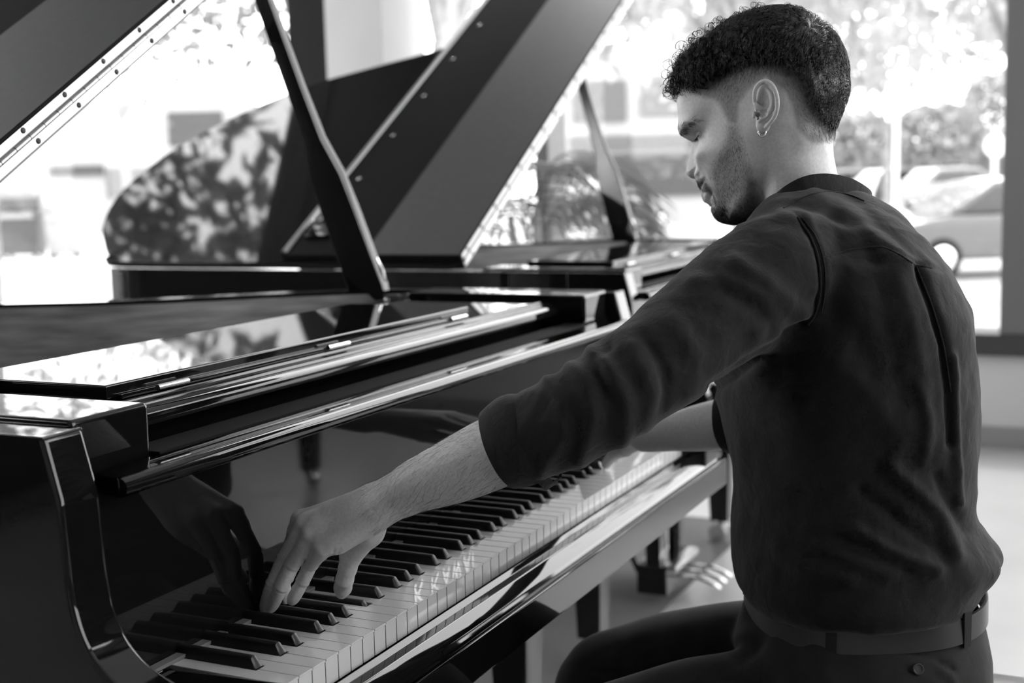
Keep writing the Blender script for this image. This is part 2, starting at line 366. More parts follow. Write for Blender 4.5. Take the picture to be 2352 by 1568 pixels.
    for q in range(len(secs)-1):
        for k in range(4): F.append((q*4+k, q*4+(k+1) % 4, q*4+4+(k+1) % 4, q*4+4+k))
    F += [(3, 2, 1, 0), tuple(len(secs)*4-4+k for k in range(4))]
    prop = MB().add(V, F).build('lid_prop', M_POL, root, bev=.003)
    MB().lathe([(.011, 0), (.011, .012), (.006, .016)], 14).xf(lambda p: pp(.055+p[0], -.018+p[1], -.011-p[2])).build('prop_bolt', M_CHROME, prop)
    MB().tube([pp(.012, -.036, -.006), pp(.055, -.044, -.006), (pp(.085, -.040, -.006))], .003, 8).build('prop_catch', M_CHROME, prop)
    for s in (-1, 1):
        MB().box((A[0]-.02, A[1]+s*.055-.018, RT-.034), (A[0]+.024, A[1]+s*.055+.018, RT-.008)).build('prop_bracket', M_DARK, prop, bev=.003)
        MB().lathe([(.0075, 0), (.0075, .006), (.004, .009)], 12, ax='x').xf(lambda p, s=s: (A[0]-.02-p[0], A[1]+s*.05+p[1], RT-.021+p[2])).build('prop_screw', M_CHROME, prop)
    # ---- legs with casters
    def leg(x, y):
        lg = MB()
        for (z, w), (z2, w2) in zip([(.075, .030), (.60, .048), (.61, .056), (.66, .056)], [(.60, .048), (.61, .056), (.66, .056)]):
            lg.add([(-w, -w, z), (w, -w, z), (w, w, z), (-w, w, z), (-w2, -w2, z2), (w2, -w2, z2), (w2, w2, z2), (-w2, w2, z2)], [(0, 1, 5, 4), (1, 2, 6, 5), (2, 3, 7, 6), (3, 0, 4, 7)])
        lg.add([(-.03, -.03, .075), (.03, -.03, .075), (.03, .03, .075), (-.03, .03, .075)], [(3, 2, 1, 0)])
        o = lg.build('leg', M_POL, root, loc=(x, y, 0), bev=.003)
        MB().lathe([(.026, .05), (.028, .06), (.024, .078)], 18).build('ferrule', M_BRASS, o)
        mb = MB()
        mb.lathe([(.012, -.012), (.029, -.012), (.03, -.008), (.03, .008), (.029, .012), (.012, .012)], 24, (0, .012, .0305), 'x')
        mb.build('caster', M_BRASS, o)
        return o
    leg(.02, .31); leg(1.19, .325); leg(.34, 1.52)
    # ---- lyre with three pedals
    ly = MB().box((.50, .28, .03), (.726, .37, .115)).build('pedal_lyre', M_POL, root, bev=.006)
    for x in (.525, .701): MB().box((x-.02, .30, .115), (x+.02, .345, .64)).build('lyre_post', M_POL, ly, bev=.004)
    for x in (.59, .636): MB().tube([(x, .325, .115), (x, .325, .64)], .004, 8).build('pedal_rod', M_CHROME, ly)
    for x in (.515, .711): MB().tube([(x, .37, .09), (x, .60, .60)], .008, 8).build('lyre_brace', M_POL, ly)
    for x in (.555, .613, .671):
        pt = spline([(x, .30, .075), (x, .22, .078), (x, .17, .068), (x, .14, .055)], 10)
        MB().tube(pt, [.009, .009, .010, .011, .012, .0135, .014, .014, .012, .007], 10, up=(1, 0, 0), flat=.35).build('pedal', M_BRASS, ly)
    MB().box((.51, .255, .10), (.716, .285, .118)).build('pedal_rail', M_BRASS, ly, bev=.003)
    # ---- keys
    notes = ['A', 'B', 'C', 'D', 'E', 'F', 'G']; g = .00045
    blk = {}
    for k in range(51):
        a = notes[k % 7]; off = {'A': .0035, 'C': -.0025, 'D': .0025, 'F': -.0035, 'G': 0}.get(a)
        if off is not None: blk[k] = (k+1)*PW+off
    cache = {}
    for k in range(52):
        l = blk.get(k-1); r = blk.get(k); x0, x1 = g, PW-g
        xl = x0 if l is None else l+.0072-k*PW; xr = x1 if r is None else r-.0072-k*PW
        key = (round(xl, 5), round(xr, 5))
        if key not in cache:
            poly = [(x0, 0), (x1, 0), (x1, .0485), (xr, .0485), (xr, .152), (xl, .152), (xl, .0485), (x0, .0485)]
            mb = MB(); mb.prism(poly, 'z', -.0025, 0)
            poly2 = [(p[0]+(.0003 if p[0] < PW/2 else -.0003), p[1]+(.0011 if p[1] == 0 else 0)) for p in poly]
            mb.prism(poly2, 'z', -.030, -.0026)
            cache[key] = mb.mesh('white_key', bev=.0007, seg=2)
        link('white_key', cache[key], M_WHITE, root, (k*PW, 0, KZ))
    # black key: tapering body with a rounded nose
    V = []; F = []; secs = []
    for y, zt, ws in ((.0500, .0006, 1), (.0517, .0034, 1), (.0534, .0062, 1), (.0551, .0090, 1), (.0566, .0112, 1), (.0585, .0118, 1), (.080, .0120, 1), (.151, .0120, 1)):
        ring = []
        for a in range(9):
            w = math.pi*a/8; ring.append((-math.cos(w), math.sin(w)))
        pts = [(-.0066, -.006), (-.0066, -.0001)]
        for c, s in ring:
            hw = .0064-(.0064-.0047)*min(1, max(0, zt/.012)); e = .0035
            zz2 = max(zt-e, 0)+min(e, zt)*s**.8 if s > 0 else max(zt-e, 0)
            pts.append((hw*c if abs(c) < .99 else hw*c*1.04, zz2))
        pts += [(.0066, -.0001), (.0066, -.006)]
        V += [(p[0], y, p[1]) for p in pts]
    n = 13; S = 8
    for q in range(S-1): F += [(q*n+k, q*n+k+1, (q+1)*n+k+1, (q+1)*n+k) for k in range(n-1)]
    F += [tuple(range(n)), tuple(range((S-1)*n+n-1, (S-1)*n-1, -1))]
    bme = MB().add(V, F).mesh('black_key', smooth=30)
    for k, x in blk.items():
        link('black_key', bme, M_BLACKKEY, root, (x, 0, KZ-(.0075 if k == 9 else 0)))
    return root
piano = make_piano()
tag(piano, 'polished black grand piano the man is playing, its lid propped open', 'piano', 'grand pianos in the showroom')
piano2 = copy_tree(piano); piano2.location = (1.89, .15, 0)
tag(piano2, 'second black grand piano standing behind the one being played, lid propped open', 'piano', 'grand pianos in the showroom')

# the third piano, behind the player's back, shows only as legs mirrored in the fallboard
piano3 = copy_tree(piano); piano3.location = (2.96, -3.47, 0)
for ch in list(piano3.children):
    if ch.name.split('.')[0] in ('white_key', 'black_key', 'lid', 'lid_flap', 'hinge', 'lid_prop', 'strings', 'iron_plate', 'music_desk', 'rim_lining'):
        for g in list(ch.children): bpy.data.objects.remove(g)
        bpy.data.objects.remove(ch)
_po = outline(-.006); _po = _po[_po[:, 1] > .157]; _po = np.vstack([[0, .12], _po, [1.486, .12]])
MB().prism([(p[0]+XO0, p[1]) for p in _po][::-1], 'z', RT+.010, RT+.030).build('lid', M_POL, piano3, bev=.002)
tag(piano3, 'closed black grand piano behind the man, seen only as legs mirrored in the fallboard', 'piano', 'grand pianos in the showroom')
# ---------------------------------------------------------------- the street outside
GZ = -.40
M_STREET = mat('street_paving', .42, .8, .2, noise=(.4, .12))
M_BARK = mat('bark', .30, .9, .1, noise=(6, .3))
M_LEAF = bpy.data.materials.new('leaf'); M_LEAF.use_nodes = True
_n = M_LEAF.node_tree.nodes; _l = M_LEAF.node_tree.links; _b = _n['Principled BSDF']
_b.inputs['Base Color'].default_value = (.16, .16, .16, 1); _b.inputs['Roughness'].default_value = .5
_t = _n.new('ShaderNodeBsdfTranslucent'); _t.inputs['Color'].default_value = (.16, .16, .16, 1)
_a = _n.new('ShaderNodeMixShader'); _a.inputs[0].default_value = .4
_l.new(_b.outputs[0], _a.inputs[1]); _l.new(_t.outputs[0], _a.inputs[2]); _l.new(_a.outputs[0], _n['Material Output'].inputs[0])
M_LEAFB = M_LEAF.copy(); M_LEAFB.name = 'leaf_painted_lit'; M_LEAFB.node_tree.nodes['Principled BSDF'].inputs['Base Color'].default_value = (.4, .4, .4, 1); M_LEAFB.node_tree.nodes['Translucent BSDF'].inputs['Color'].default_value = (.4, .4, .4, 1)  # lighter copy of the leaf, sunlight put into its colour
struct(MB().box((-25, WY+.25, GZ-.2), (95, 95, GZ)).box((WX+.25, -45, GZ-.2), (95, WY+.25, GZ)).build('street_paving', M_STREET), 'pale sunlit paving outside the windows')
def tree(x, y, h, crown, n, label, leaf=None, trunk=.13, size=.15):
    root = empty('tree', (x, y, GZ)); mb = MB(); tips = []
    th = h*.42
    mb.tube(spline([(0, 0, 0), (.05, .03, th*.5), (0, .05, th)], 8), np.linspace(trunk, trunk*.75, 8), 9)
    nb = 5
    for k in range(nb):
        a = 2*math.pi*k/nb+.4; r = crown*(.55+.25*random.random()); zz = h*(.62+.25*random.random())
        tip = (math.cos(a)*r, math.sin(a)*r, zz)
        mb.tube(spline([(0, .05, th*.97), (tip[0]*.35, tip[1]*.35, th+(zz-th)*.55), tip], 7), np.linspace(trunk*.55, trunk*.12, 7), 6); tips.append(tip)
        for q in range(2):
            b = a+random.uniform(-.7, .7); t2 = (tip[0]+math.cos(b)*crown*.4, tip[1]+math.sin(b)*crown*.4, zz+random.uniform(-.4, .8))
            mb.tube([(tip[0]*.6, tip[1]*.6, th+(zz-th)*.7), t2], [trunk*.22, trunk*.06], 5); tips.append(t2)
    mb.build('trunk', M_BARK, root)
    tips.append((0, 0, h*.95)); T = np.array(tips)
    c = T[rng.integers(0, len(T), n)]+rng.normal(0, 1, (n, 3))*np.array([crown*.24, crown*.24, h*.075])
    s = size*rng.uniform(.6, 1.3, n)[:, None]
    A = rng.normal(0, 1, (n, 3)); A /= np.linalg.norm(A, axis=1)[:, None]; B = np.cross(A, rng.normal(0, 1, (n, 3))); B /= np.linalg.norm(B, axis=1)[:, None]
    V = np.stack([c-A*s, c+B*s*.45, c+A*s, c-B*s*.45], 1).reshape(-1, 3)
    me = bpy.data.meshes.new('foliage'); me.from_pydata(V.tolist(), [], np.arange(4*n).reshape(n, 4).tolist())
    fo = link('foliage', me, leaf or M_LEAF, root); fo['kind'] = 'stuff'
    return tag(root, label, 'tree', 'street trees beyond the windows')
def gp(x, y):                   # point of the street seen at (x, y)
    d = CF+CS*(x-1176)/FPX-CU*(y-784)/FPX; t = (GZ-CP[2])/d[2]; return CP+d*t, t
def at(x, t): p = px(x, 430, t); return p[0], p[1]
tx, ty = at(292, 22); tree(tx, ty, 6.5, 2.4, 900, 'slim forked street tree seen left of the far piano lid', trunk=.09, size=.16)
tx, ty = at(735, 15); tree(tx, ty, 7.0, 2.2, 3000, 'leafy tree behind the dark corner mullion', leaf=M_LEAFB)
tx, ty = at(-40, 13); tree(tx, ty, 8.5, 3.0, 5200, 'tall leafy tree behind the raised lid at the left edge')
tx, ty = at(1040, 13); tree(tx, ty, 7.0, 2.0, 2600, 'leafy tree to the right of the pale column', trunk=.16, leaf=M_LEAFB)
tx, ty = at(1700, 17); tree(tx, ty, 6.4, 2.6, 4600, 'leafy tree directly behind the man\'s head', leaf=M_LEAFB)
tx, ty = at(2040, 24); tree(tx, ty, 5.6, 3.0, 5200, 'leafy tree behind the tall street lamp', trunk=.08, leaf=M_LEAFB)
tx, ty = at(2335, 15); tree(tx, ty, 6.6, 2.7, 4200, 'leafy tree behind the right window post', leaf=M_LEAFB)
tx, ty = at(-640, 10.5); tree(tx, ty, 8.6, 3.0, 5200, 'tall tree outside the left windows, mirrored in the lid')
tx, ty = at(-1700, 12); tree(tx, ty, 8.6, 3.0, 4200, 'tree farthest left outside, seen only in reflections')
M_LEAF2 = mat('bush_leaf', .24, .6, .3)
def hedge(x, y0, y1, t, w, label, n=2600):
    c, b = px(x, y0, t), px(x, y1, t); root = empty('hedge', tuple(b)); H = c[2]-b[2]; W = w*t/FPX
    p = rng.uniform(-1, 1, (n, 3)); p = p/np.maximum(1, np.linalg.norm(p, axis=1))[:, None]
    p = p*np.array([W/2, W/2, H/2])+np.array([0, 0, H/2]); s = .2*rng.uniform(.6, 1.3, n)[:, None]
    A = rng.normal(0, 1, (n, 3)); A /= np.linalg.norm(A, axis=1)[:, None]; B = np.cross(A, rng.normal(0, 1, (n, 3))); B /= np.linalg.norm(B, axis=1)[:, None]
    V = np.stack([p-A*s, p+B*s*.5, p+A*s, p-B*s*.5], 1).reshape(-1, 3)
    me = bpy.data.meshes.new('foliage'); me.from_pydata(V.tolist(), [], np.arange(4*n).reshape(n, 4).tolist())
    link('foliage', me, M_LEAF2, root)['kind'] = 'stuff'
    MB().tube([(0, 0, min(0, GZ-b[2])), (0, 0, H*.5)], .12, 8).build('trunk', M_BARK, root)
    return tag(root, label, 'bush')
hedge(2150, 235, 400, 56, 210, 'big round bush above the parked cars')
hedge(2330, 150, 400, 62, 260, 'tall grey bush just left of the right window post', 3600)
hedge(1965, 250, 420, 64, 170, 'grey bush behind the funnel shaped bollard light')
hedge(1690, 330, 420, 34, 200, 'low dark bush behind the man\'s face')
# buildings across the street
M_FAC = mat('facade_plaster', .30, .85, .1, noise=(.5, .06)); M_SHADE = mat('facade_dark', .05, .6, .3); M_SHUT = mat('shutter_grey', .10, .7, .2)
def building(xa, xb, t, ytop, rows, label, cols=6):
    a, b = px(xa, 430, t), px(xb, 430, t); d = np.array([b[0]-a[0], b[1]-a[1]]); L = np.linalg.norm(d); d /= L; nn = np.array([-d[1], d[0]])
    if nn@(CP[:2]-a[:2]) > 0: nn = -nn
    root = empty('building', (a[0], a[1], GZ)); top = px(xa, ytop, t)[2]-GZ
    def Q(p): return (p[0]*d[0]+p[1]*nn[0], p[0]*d[1]+p[1]*nn[1], p[2])
    MB().box((0, 0, 0), (L, 6, top)).xf(Q).build('wall', M_FAC, root)
    for (u0, u1, z0, z1, m) in rows:
        MB().box((u0*L, -.12, z0), (u1*L, .05, z1)).xf(Q).build('sign_band' if z1-z0 < .9 else 'window', m, root)
    return tag(root, label, 'building')
building(-260, 560, 44, 250, [(.46, .61, 2.0, 2.32, M_SHADE), (.08, .35, 2.2, 2.6, M_SHUT), (.62, .75, 1.2, 2.2, M_SHUT), (.8, .95, 2.9, 4.0, M_SHADE), (.30, .42, .5, 1.5, M_SHUT)], 'pale low building across the street at the left')
building(1280, 1660, 40, 120, [(.08, .98, 2.35, 2.75, M_SHUT), (.16, .98, .9, 2.2, M_SHADE), (.1, .42, 3.2, 4.4, M_SHUT), (.5, .8, 3.3, 4.5, M_SHUT)], 'pale building with a dark shopfront behind the man\'s face')
building(1700, 2500, 70, 340, [(.2, .42, .8, 2.2, M_SHUT), (.5, .85, .8, 2.2, M_SHUT)], 'long pale building far behind the parked cars')
# waste containers
M_BIN = mat('bin_plastic', .06, .5, .4); M_BIN2 = mat('bin_plastic_pale', .24, .5, .4)
def bin_(x0, x1, y0, y1, m, label):
    p, t = gp((x0+x1)/2, y1); W = (x1-x0)*t/FPX; H = (y1-y0)*t/FPX; root = empty('waste_container', tuple(p)); w = W/2
    az = math.atan2(CS[1], CS[0]); root.rotation_euler.z = az
    MB().add([(-w*.85, -w*.6, .08), (w*.85, -w*.6, .08), (w*.85, w*.6, .08), (-w*.85, w*.6, .08), (-w, -w*.75, H*.72), (w, -w*.75, H*.72), (w, w*.75, H*.72), (-w, w*.75, H*.72)],
             [(3, 2, 1, 0), (4, 5, 6, 7), (0, 1, 5, 4), (1, 2, 6, 5), (2, 3, 7, 6), (3, 0, 4, 7)]).build('body', m, root, bev=.03)
    MB().prism([(-w*.85, H*.735), (w*.85, H*.735), (w*.8, H*.9), (0, H), (-w*.8, H*.9)], 'x', -w*1.04, w*1.04).build('cover', m, root, bev=.03)
    MB().box((-w*.8, -w*.80, H*.6), (w*.8, -w*.74, H*.68)).build('label_plate', M_FAC, root)
    for s in (-1, 1):
        for q in (-1, 1): MB().lathe([(.08, -.03), (.08, .03)], 12, (s*w*.7, q*w*.45, .08), 'x').build('wheel', M_RUBBER, root)
    return tag(root, label, 'bin', 'waste containers on the pavement')
bin_(2, 106, 440, 592, M_BIN, 'dark waste container on the pavement at the left edge')
bin_(114, 190, 446, 592, M_BIN2, 'pale waste container beside the dark one')
# parked cars
M_CAR = mat('car_paint_pale', .09, .25, .5, coat=.6); M_CAR2 = mat('car_paint_white', .2, .25, .5, coat=.6); M_CARG = mat('car_glass', .03, .08, .5); M_TYRE = mat('tyre', .02, .8, .2)
def car(xc, yb, length, m, rot, label, flip=1):
    p, t = gp(xc, yb); root = empty('car', tuple(p)); az = math.atan2(CS[1], CS[0]); root.rotation_euler.z = az+R(rot)+(math.pi if flip < 0 else 0)
    L = length; s = L/4.0
    low = [(-2.0, .28), (2.0, .28), (2.02, .55), (1.9, .78), (1.15, .93), (-1.75, .95), (-2.02, .7)]
    top = [(1.15, .93), (.45, 1.40), (-.2, 1.46), (-1.15, 1.42), (-1.75, .95)]
    MB().prism([(a*s, b*s) for a, b in low], 'y', -.82*s, .82*s).build('body', m, root, bev=.06*s, seg=3)
    MB().prism([(a*s, b*s) for a, b in top], 'y', -.70*s, .70*s).build('cabin', m, root, bev=.05*s, seg=3)
    for y in (-.715, .715):
        for q in ([(.95, .96), (.42, 1.33), (.0, 1.36), (.0, .96)], [(-.06, .96), (-.06, 1.36), (-1.1, 1.33), (-1.5, .96)]):
            MB().prism([(a*s, b*s) for a, b in q], 'y', (y-.012)*s, (y+.012)*s).build('window', M_CARG, root)
    for x in (-1.25, 1.28):
        for y in (-.74, .74):
            w = MB().lathe([(.14*s, -.09*s), (.29*s, -.1*s), (.31*s, -.07*s), (.31*s, .07*s), (.29*s, .1*s), (.14*s, .09*s)], 20, (x*s, y*s, .31*s), 'y').build('wheel', M_TYRE, root)
            MB().lathe([(.19*s, -.105*s), (.15*s, -.11*s), (.15*s, .11*s), (.19*s, .105*s)], 16, (x*s, y*s, .31*s), 'y').build('hubcap', M_CHROME, w)
    return tag(root, label, 'car', 'cars on the street')
car(2290, 628, 3.9, M_CAR, 8, 'pale hatchback nearest the window, half behind the right post', -1)
car(2195, 480, 4.2, M_CAR2, 15, 'white parked car in the row above the hatchback')
car(2075, 478, 4.2, M_CAR, 12, 'grey parked car left of the white one')
car(1960, 470, 4.2, M_CAR2, -10, 'white parked car partly behind the lamp post')
car(1395, 545, 4.3, M_CAR2, 60, 'white car framed between palm and far lid prop')
# street furniture
M_POLE = mat('pole_paint_pale', .7, .4, .4)
def pole(x, y0, y1, r, label, sign=None, lamp=False):
    p, t = gp(x, y1); H = (y1-y0)*t/FPX; root = empty('street_lamp' if lamp else 'sign_post', tuple(p))
    MB().tube([(0, 0, 0), (0, 0, H)], [r*1.3, r], 12).build('pole', M_POLE, root)
    if lamp:
        MB().tube(spline([(0, 0, H-.1), (.2, .1, H+.3), (.9, .4, H+.45)], 8), r*.6, 8).build('arm', M_POLE, root)
        MB().box((.8, .3, H+.38), (1.4, .6, H+.5)).build('lamp_head', M_POLE, root, bev=.03)
    if sign:
        az = math.atan2(CS[1], CS[0]); a = np.array([math.cos(az), math.sin(az), 0.])
        o = MB().lathe([(sign, -.01), (sign, .01)], 24, (0, 0, 0), 'y').xf(lambda q: a*q[0]*1.0+np.array([-a[1], a[0], 0])*(q[1]-.06)+np.array([0, 0, q[2]+H*.82])).build('sign_disc', M_POLE, root)
    return tag(root, label, 'lamp' if lamp else 'sign')
pole(2056, 60, 505, .06, 'tall pale street lamp to the right of the man\'s head', lamp=True)
pole(2281, 295, 525, .05, 'white sign post with a round disc by the right window post', sign=.28)
q, t = gp(1995, 520); b = empty('bollard_light', tuple(q))
MB().lathe([(.10, 0), (.09, .85), (.11, .95)], 14).build('column', M_POLE, b); MB().lathe([(.11, .95), (.26, 1.32), (.24, 1.36)], 14).build('lamp_bowl', M_POLE, b)
tag(b, 'white funnel shaped bollard light next to the man\'s nape', 'lamp')

# ---------------------------------------------------------------- palm inside by the window
M_PALM = mat('palm_leaf', .10, .45, .4); M_POT = mat('plant_pot', .2, .6, .3)
def palm(x, y):
    root = empty('potted_palm', (x, y, 0))
    MB().lathe([(.15, 0), (.19, .36), (.2, .38), (.18, .38), (.17, .33), (.0, .33)], 24).build('pot', M_POT, root)
    mb = MB()
    for k in range(5): mb.tube(spline([(0.03*math.cos(k*1.3), .03*math.sin(k*1.3), .3), (.06*math.cos(k*1.3), .06*math.sin(k*1.3), .7), (.1*math.cos(k*1.3), .1*math.sin(k*1.3), .95+.05*k)], 6), [.022]*5+[.015], 8)
    mb.build('stems', M_BARK, root)
    for k in range(13):
        a = k*2.4; up = random.uniform(.35, .95); L = random.uniform(.42, .62); z0 = .8+.03*k
        P = spline([(0, 0, z0), (.3*L, 0, z0+up*.5*L), (.75*L, 0, z0+up*.45*L), (1.05*L, 0, z0-.15+up*.1*L)], 22)
        mb = MB(); mb.tube(P, np.linspace(.006, .002, 22), 5)
        for i in range(5, 22):
            for s in (-1, 1):
                l = .30*math.sin(math.pi*min(1, (i-2)/20))+.06; d = np.array([.5, s*.75, -.25]); d /= np.linalg.norm(d)
                p = P[i]; m_ = p+d*l*.5+np.array([0, 0, .02]); e = p+d*l+np.array([0, 0, -.06*l/.3]); w = np.array([.012, 0, .004])
                mb.add([p-w*.5, p+w*.5, m_+w, m_-w, e], [(0, 1, 2, 3), (3, 2, 4)])
        ca_, sa_ = math.cos(a), math.sin(a)
        mb.xf(lambda p: (p[0]*ca_-p[1]*sa_, p[0]*sa_+p[1]*ca_, p[2])).build('frond', M_LEAF, root)
    return tag(root, 'feathery potted palm by the window behind the far piano', 'plant')
pp_ = px(1215, 420, 5.55); palm(pp_[0], pp_[1])
# ---------------------------------------------------------------- tools for organic shapes
def fast_mesh(name, V, F):
    V = np.asarray(V, np.float32); F = np.asarray(F, np.int32); me = bpy.data.meshes.new(name); k = F.shape[1]
    me.vertices.add(len(V)); me.vertices.foreach_set('co', V.ravel())
    me.loops.add(F.size); me.loops.foreach_set('vertex_index', F.ravel())
    me.polygons.add(len(F)); me.polygons.foreach_set('loop_start', np.arange(0, F.size, k, dtype=np.int32))
    me.polygons.foreach_set('use_smooth', np.ones(len(F), bool))
    me.update(calc_edges=True); me.validate(); return me
def set_attr(me, name, vals):
    a = me.attributes.new(name, 'FLOAT', 'POINT'); a.data.foreach_set('value', np.asarray(vals, np.float32))
def strands(P, rad):
    """P (m,k,3) polylines, rad (m,k): three-sided tapering hairs"""
    m, k, _ = P.shape; T = np.gradient(P, axis=1); T /= np.linalg.norm(T, axis=2, keepdims=True)+1e-12
    ref = np.array([.31, .42, .85]); A = np.cross(T, ref); A /= np.linalg.norm(A, axis=2, keepdims=True)+1e-9; B = np.cross(T, A)
    V = np.stack([P+(A*math.cos(w)+B*math.sin(w))*rad[..., None] for w in (0, 2.094, 4.189)], 2).reshape(-1, 3)
    b = (np.arange(m)[:, None, None]*k+np.arange(k-1)[None, :, None])*3; q = np.arange(3)[None, None, :]; q2 = (q+1) % 3
    F = np.stack([b+q, b+q2, b+3+q2, b+3+q], 3).reshape(-1, 4); return V, F
def join_vf(parts):
    V = []; F = []; o = 0
    for v, f in parts: V.append(np.asarray(v)); F.append(np.asarray(f)+o); o += len(v)
    return np.vstack(V), np.vstack(F)
class SDF:
    """signed distance grid with smooth unions, meshed by surface nets"""
    def __init__(s, lo, hi, h):
        s.lo = np.array(lo, float); s.h = h; s.n = np.ceil((np.array(hi)-s.lo)/h).astype(int)+1; s.g = np.full(s.n, 9., np.float32)
    def sub(s, lo, hi, pad):
        a = np.clip(np.floor((np.minimum(lo, hi)-pad-s.lo)/s.h).astype(int), 0, s.n-1); b = np.clip(np.ceil((np.maximum(lo, hi)+pad-s.lo)/s.h).astype(int)+1, 1, s.n)
        ax = [s.lo[i]+s.h*np.arange(a[i], b[i]) for i in range(3)]
        return tuple(slice(a[i], b[i]) for i in range(3)), np.meshgrid(*ax, indexing='ij')
    def blend(s, sl, d, k, cut=False):
        g = s.g[sl]
        if cut:
            d = -d; h = np.clip(.5-.5*(g-d)/k, 0, 1); s.g[sl] = g*(1-h)+d*h+k*h*(1-h)
        else:
            h = np.clip(.5+.5*(g-d)/k, 0, 1); s.g[sl] = g*(1-h)+d*h-k*h*(1-h)
    def cap(s, a, b, ra, rb, k=.004, cut=False):
        a = np.array(a, float); b = np.array(b, float); r = max(ra, rb)
        sl, (X, Y, Z) = s.sub(np.minimum(a, b)-r, np.maximum(a, b)+r, max(4*k, 3*s.h))
        d = b-a; L2 = d@d+1e-12; t = np.clip(((X-a[0])*d[0]+(Y-a[1])*d[1]+(Z-a[2])*d[2])/L2, 0, 1)
        D = np.sqrt((X-a[0]-d[0]*t)**2+(Y-a[1]-d[1]*t)**2+(Z-a[2]-d[2]*t)**2)-(ra+(rb-ra)*t); s.blend(sl, D, k, cut); return s
    def chain(s, P, r, k=.004, cut=False):
        for i in range(len(P)-1): s.cap(P[i], P[i+1], r[i], r[i+1], k, cut)
        return s
    def ell(s, c, ax, rr, k=.004, cut=False):
        c = np.array(c, float); ax = np.array(ax, float); r = max(rr)
        sl, (X, Y, Z) = s.sub(c-r, c+r, max(4*k, 3*s.h)); q = [((X-c[0])*ax[i][0]+(Y-c[1])*ax[i][1]+(Z-c[2])*ax[i][2])/rr[i] for i in range(3)]
        n = np.sqrt(q[0]**2+q[1]**2+q[2]**2); n2 = np.sqrt((q[0]/rr[0])**2+(q[1]/rr[1])**2+(q[2]/rr[2])**2)+1e-9
        s.blend(sl, n*(n-1)/n2, k, cut); return s
    def mesh(s, it=2):
        g = s.g; ins = g < 0; c = np.zeros(np.array(g.shape)-1, int)
        for dx in (0, 1):
            for dy in (0, 1):
                for dz in (0, 1): c += ins[dx:c.shape[0]+dx, dy:c.shape[1]+dy, dz:c.shape[2]+dz]
        act = (c > 0) & (c < 8); idx = np.full(act.shape, -1); I = np.argwhere(act); idx[act] = np.arange(len(I))
        acc = np.zeros((len(I), 3)); cnt = np.zeros(len(I)); co = [(a, b, d) for a in (0, 1) for b in (0, 1) for d in (0, 1)]
        for p in co:
            for q in co:
                if sum(abs(np.array(p)-np.array(q))) == 1 and p < q:
                    ga = g[I[:, 0]+p[0], I[:, 1]+p[1], I[:, 2]+p[2]]; gb = g[I[:, 0]+q[0], I[:, 1]+q[1], I[:, 2]+q[2]]; m = (ga < 0) != (gb < 0)
                    t = np.where(m, ga/(ga-gb+1e-20), 0)[:, None]; acc += m[:, None]*(np.array(p)*(1-t)+np.array(q)*t); cnt += m
        V = s.lo+s.h*(I+acc/cnt[:, None]); Fs = []
        for ax in range(3):
            o = [1 if i == ax else 0 for i in range(3)]; a = g[tuple(slice(0, g.shape[i]-o[i]) for i in range(3))]; b = g[tuple(slice(o[i], None) for i in range(3))]
            E = np.argwhere((a < 0) != (b < 0)); u, v = [i for i in range(3) if i != ax]; E = E[(E[:, u] > 0) & (E[:, v] > 0) & (E[:, u] < act.shape[u]) & (E[:, v] < act.shape[v])]
            def at_(du, dv): q = E.copy(); q[:, u] -= du; q[:, v] -= dv; return idx[q[:, 0], q[:, 1], q[:, 2]]
            f = np.stack([at_(1, 1), at_(0, 1), at_(0, 0), at_(1, 0)], 1); sgn = a[E[:, 0], E[:, 1], E[:, 2]] < 0
            if ax == 1: sgn = ~sgn
            f[~sgn] = f[~sgn][:, ::-1]; Fs.append(f[(f >= 0).all(1)])
        F = np.vstack(Fs)
        for _ in range(it): V = relax(V, F, .5)
        return V, F
def relax(V, F, w):
    acc = np.zeros_like(V); c = np.zeros(len(V))
    for i in range(F.shape[1]):
        j = (i+1) % F.shape[1]
        np.add.at(acc, F[:, i], V[F[:, j]]); np.add.at(acc, F[:, j], V[F[:, i]]); np.add.at(c, F[:, i], 1); np.add.at(c, F[:, j], 1)
    return V*(1-w)+w*acc/np.maximum(c, 1)[:, None]
def remesh(V, F, vox, it=6, w=.5):
    me = bpy.data.meshes.new('tmp'); me.from_pydata([tuple(p) for p in V], [], [tuple(f) for f in F]); ob = bpy.data.objects.new('tmp', me); COL.objects.link(ob)
    md = ob.modifiers.new('r', 'REMESH'); md.mode = 'VOXEL'; md.voxel_size = vox
    ev = ob.evaluated_get(bpy.context.evaluated_depsgraph_get()); m2 = ev.to_mesh()
    n = len(m2.vertices); A = np.empty(n*3, np.float32); m2.vertices.foreach_get('co', A); A = A.reshape(-1, 3).astype(float)
    q = len(m2.polygons); lt = np.empty(q, np.int32); m2.polygons.foreach_get('loop_total', lt); lv = np.empty(len(m2.loops), np.int32); m2.loops.foreach_get('vertex_index', lv)
    assert (lt == 4).all(); Fo = lv.reshape(-1, 4).copy()
    ev.to_mesh_clear(); bpy.data.objects.remove(ob); bpy.data.meshes.remove(me)
    for _ in range(it): A = relax(A, Fo, w)
    return A, Fo
def vnormals(V, F):
    a = V[F[:, 0]]; n = np.cross(V[F[:, 1]]-a, V[F[:, 2]]-a)
    if F.shape[1] == 4: n = n+np.cross(V[F[:, 2]]-a, V[F[:, 3]]-a)
    N = np.zeros_like(V)
    for i in range(F.shape[1]): np.add.at(N, F[:, i], n)
    return N/(np.linalg.norm(N, axis=1)[:, None]+1e-12)
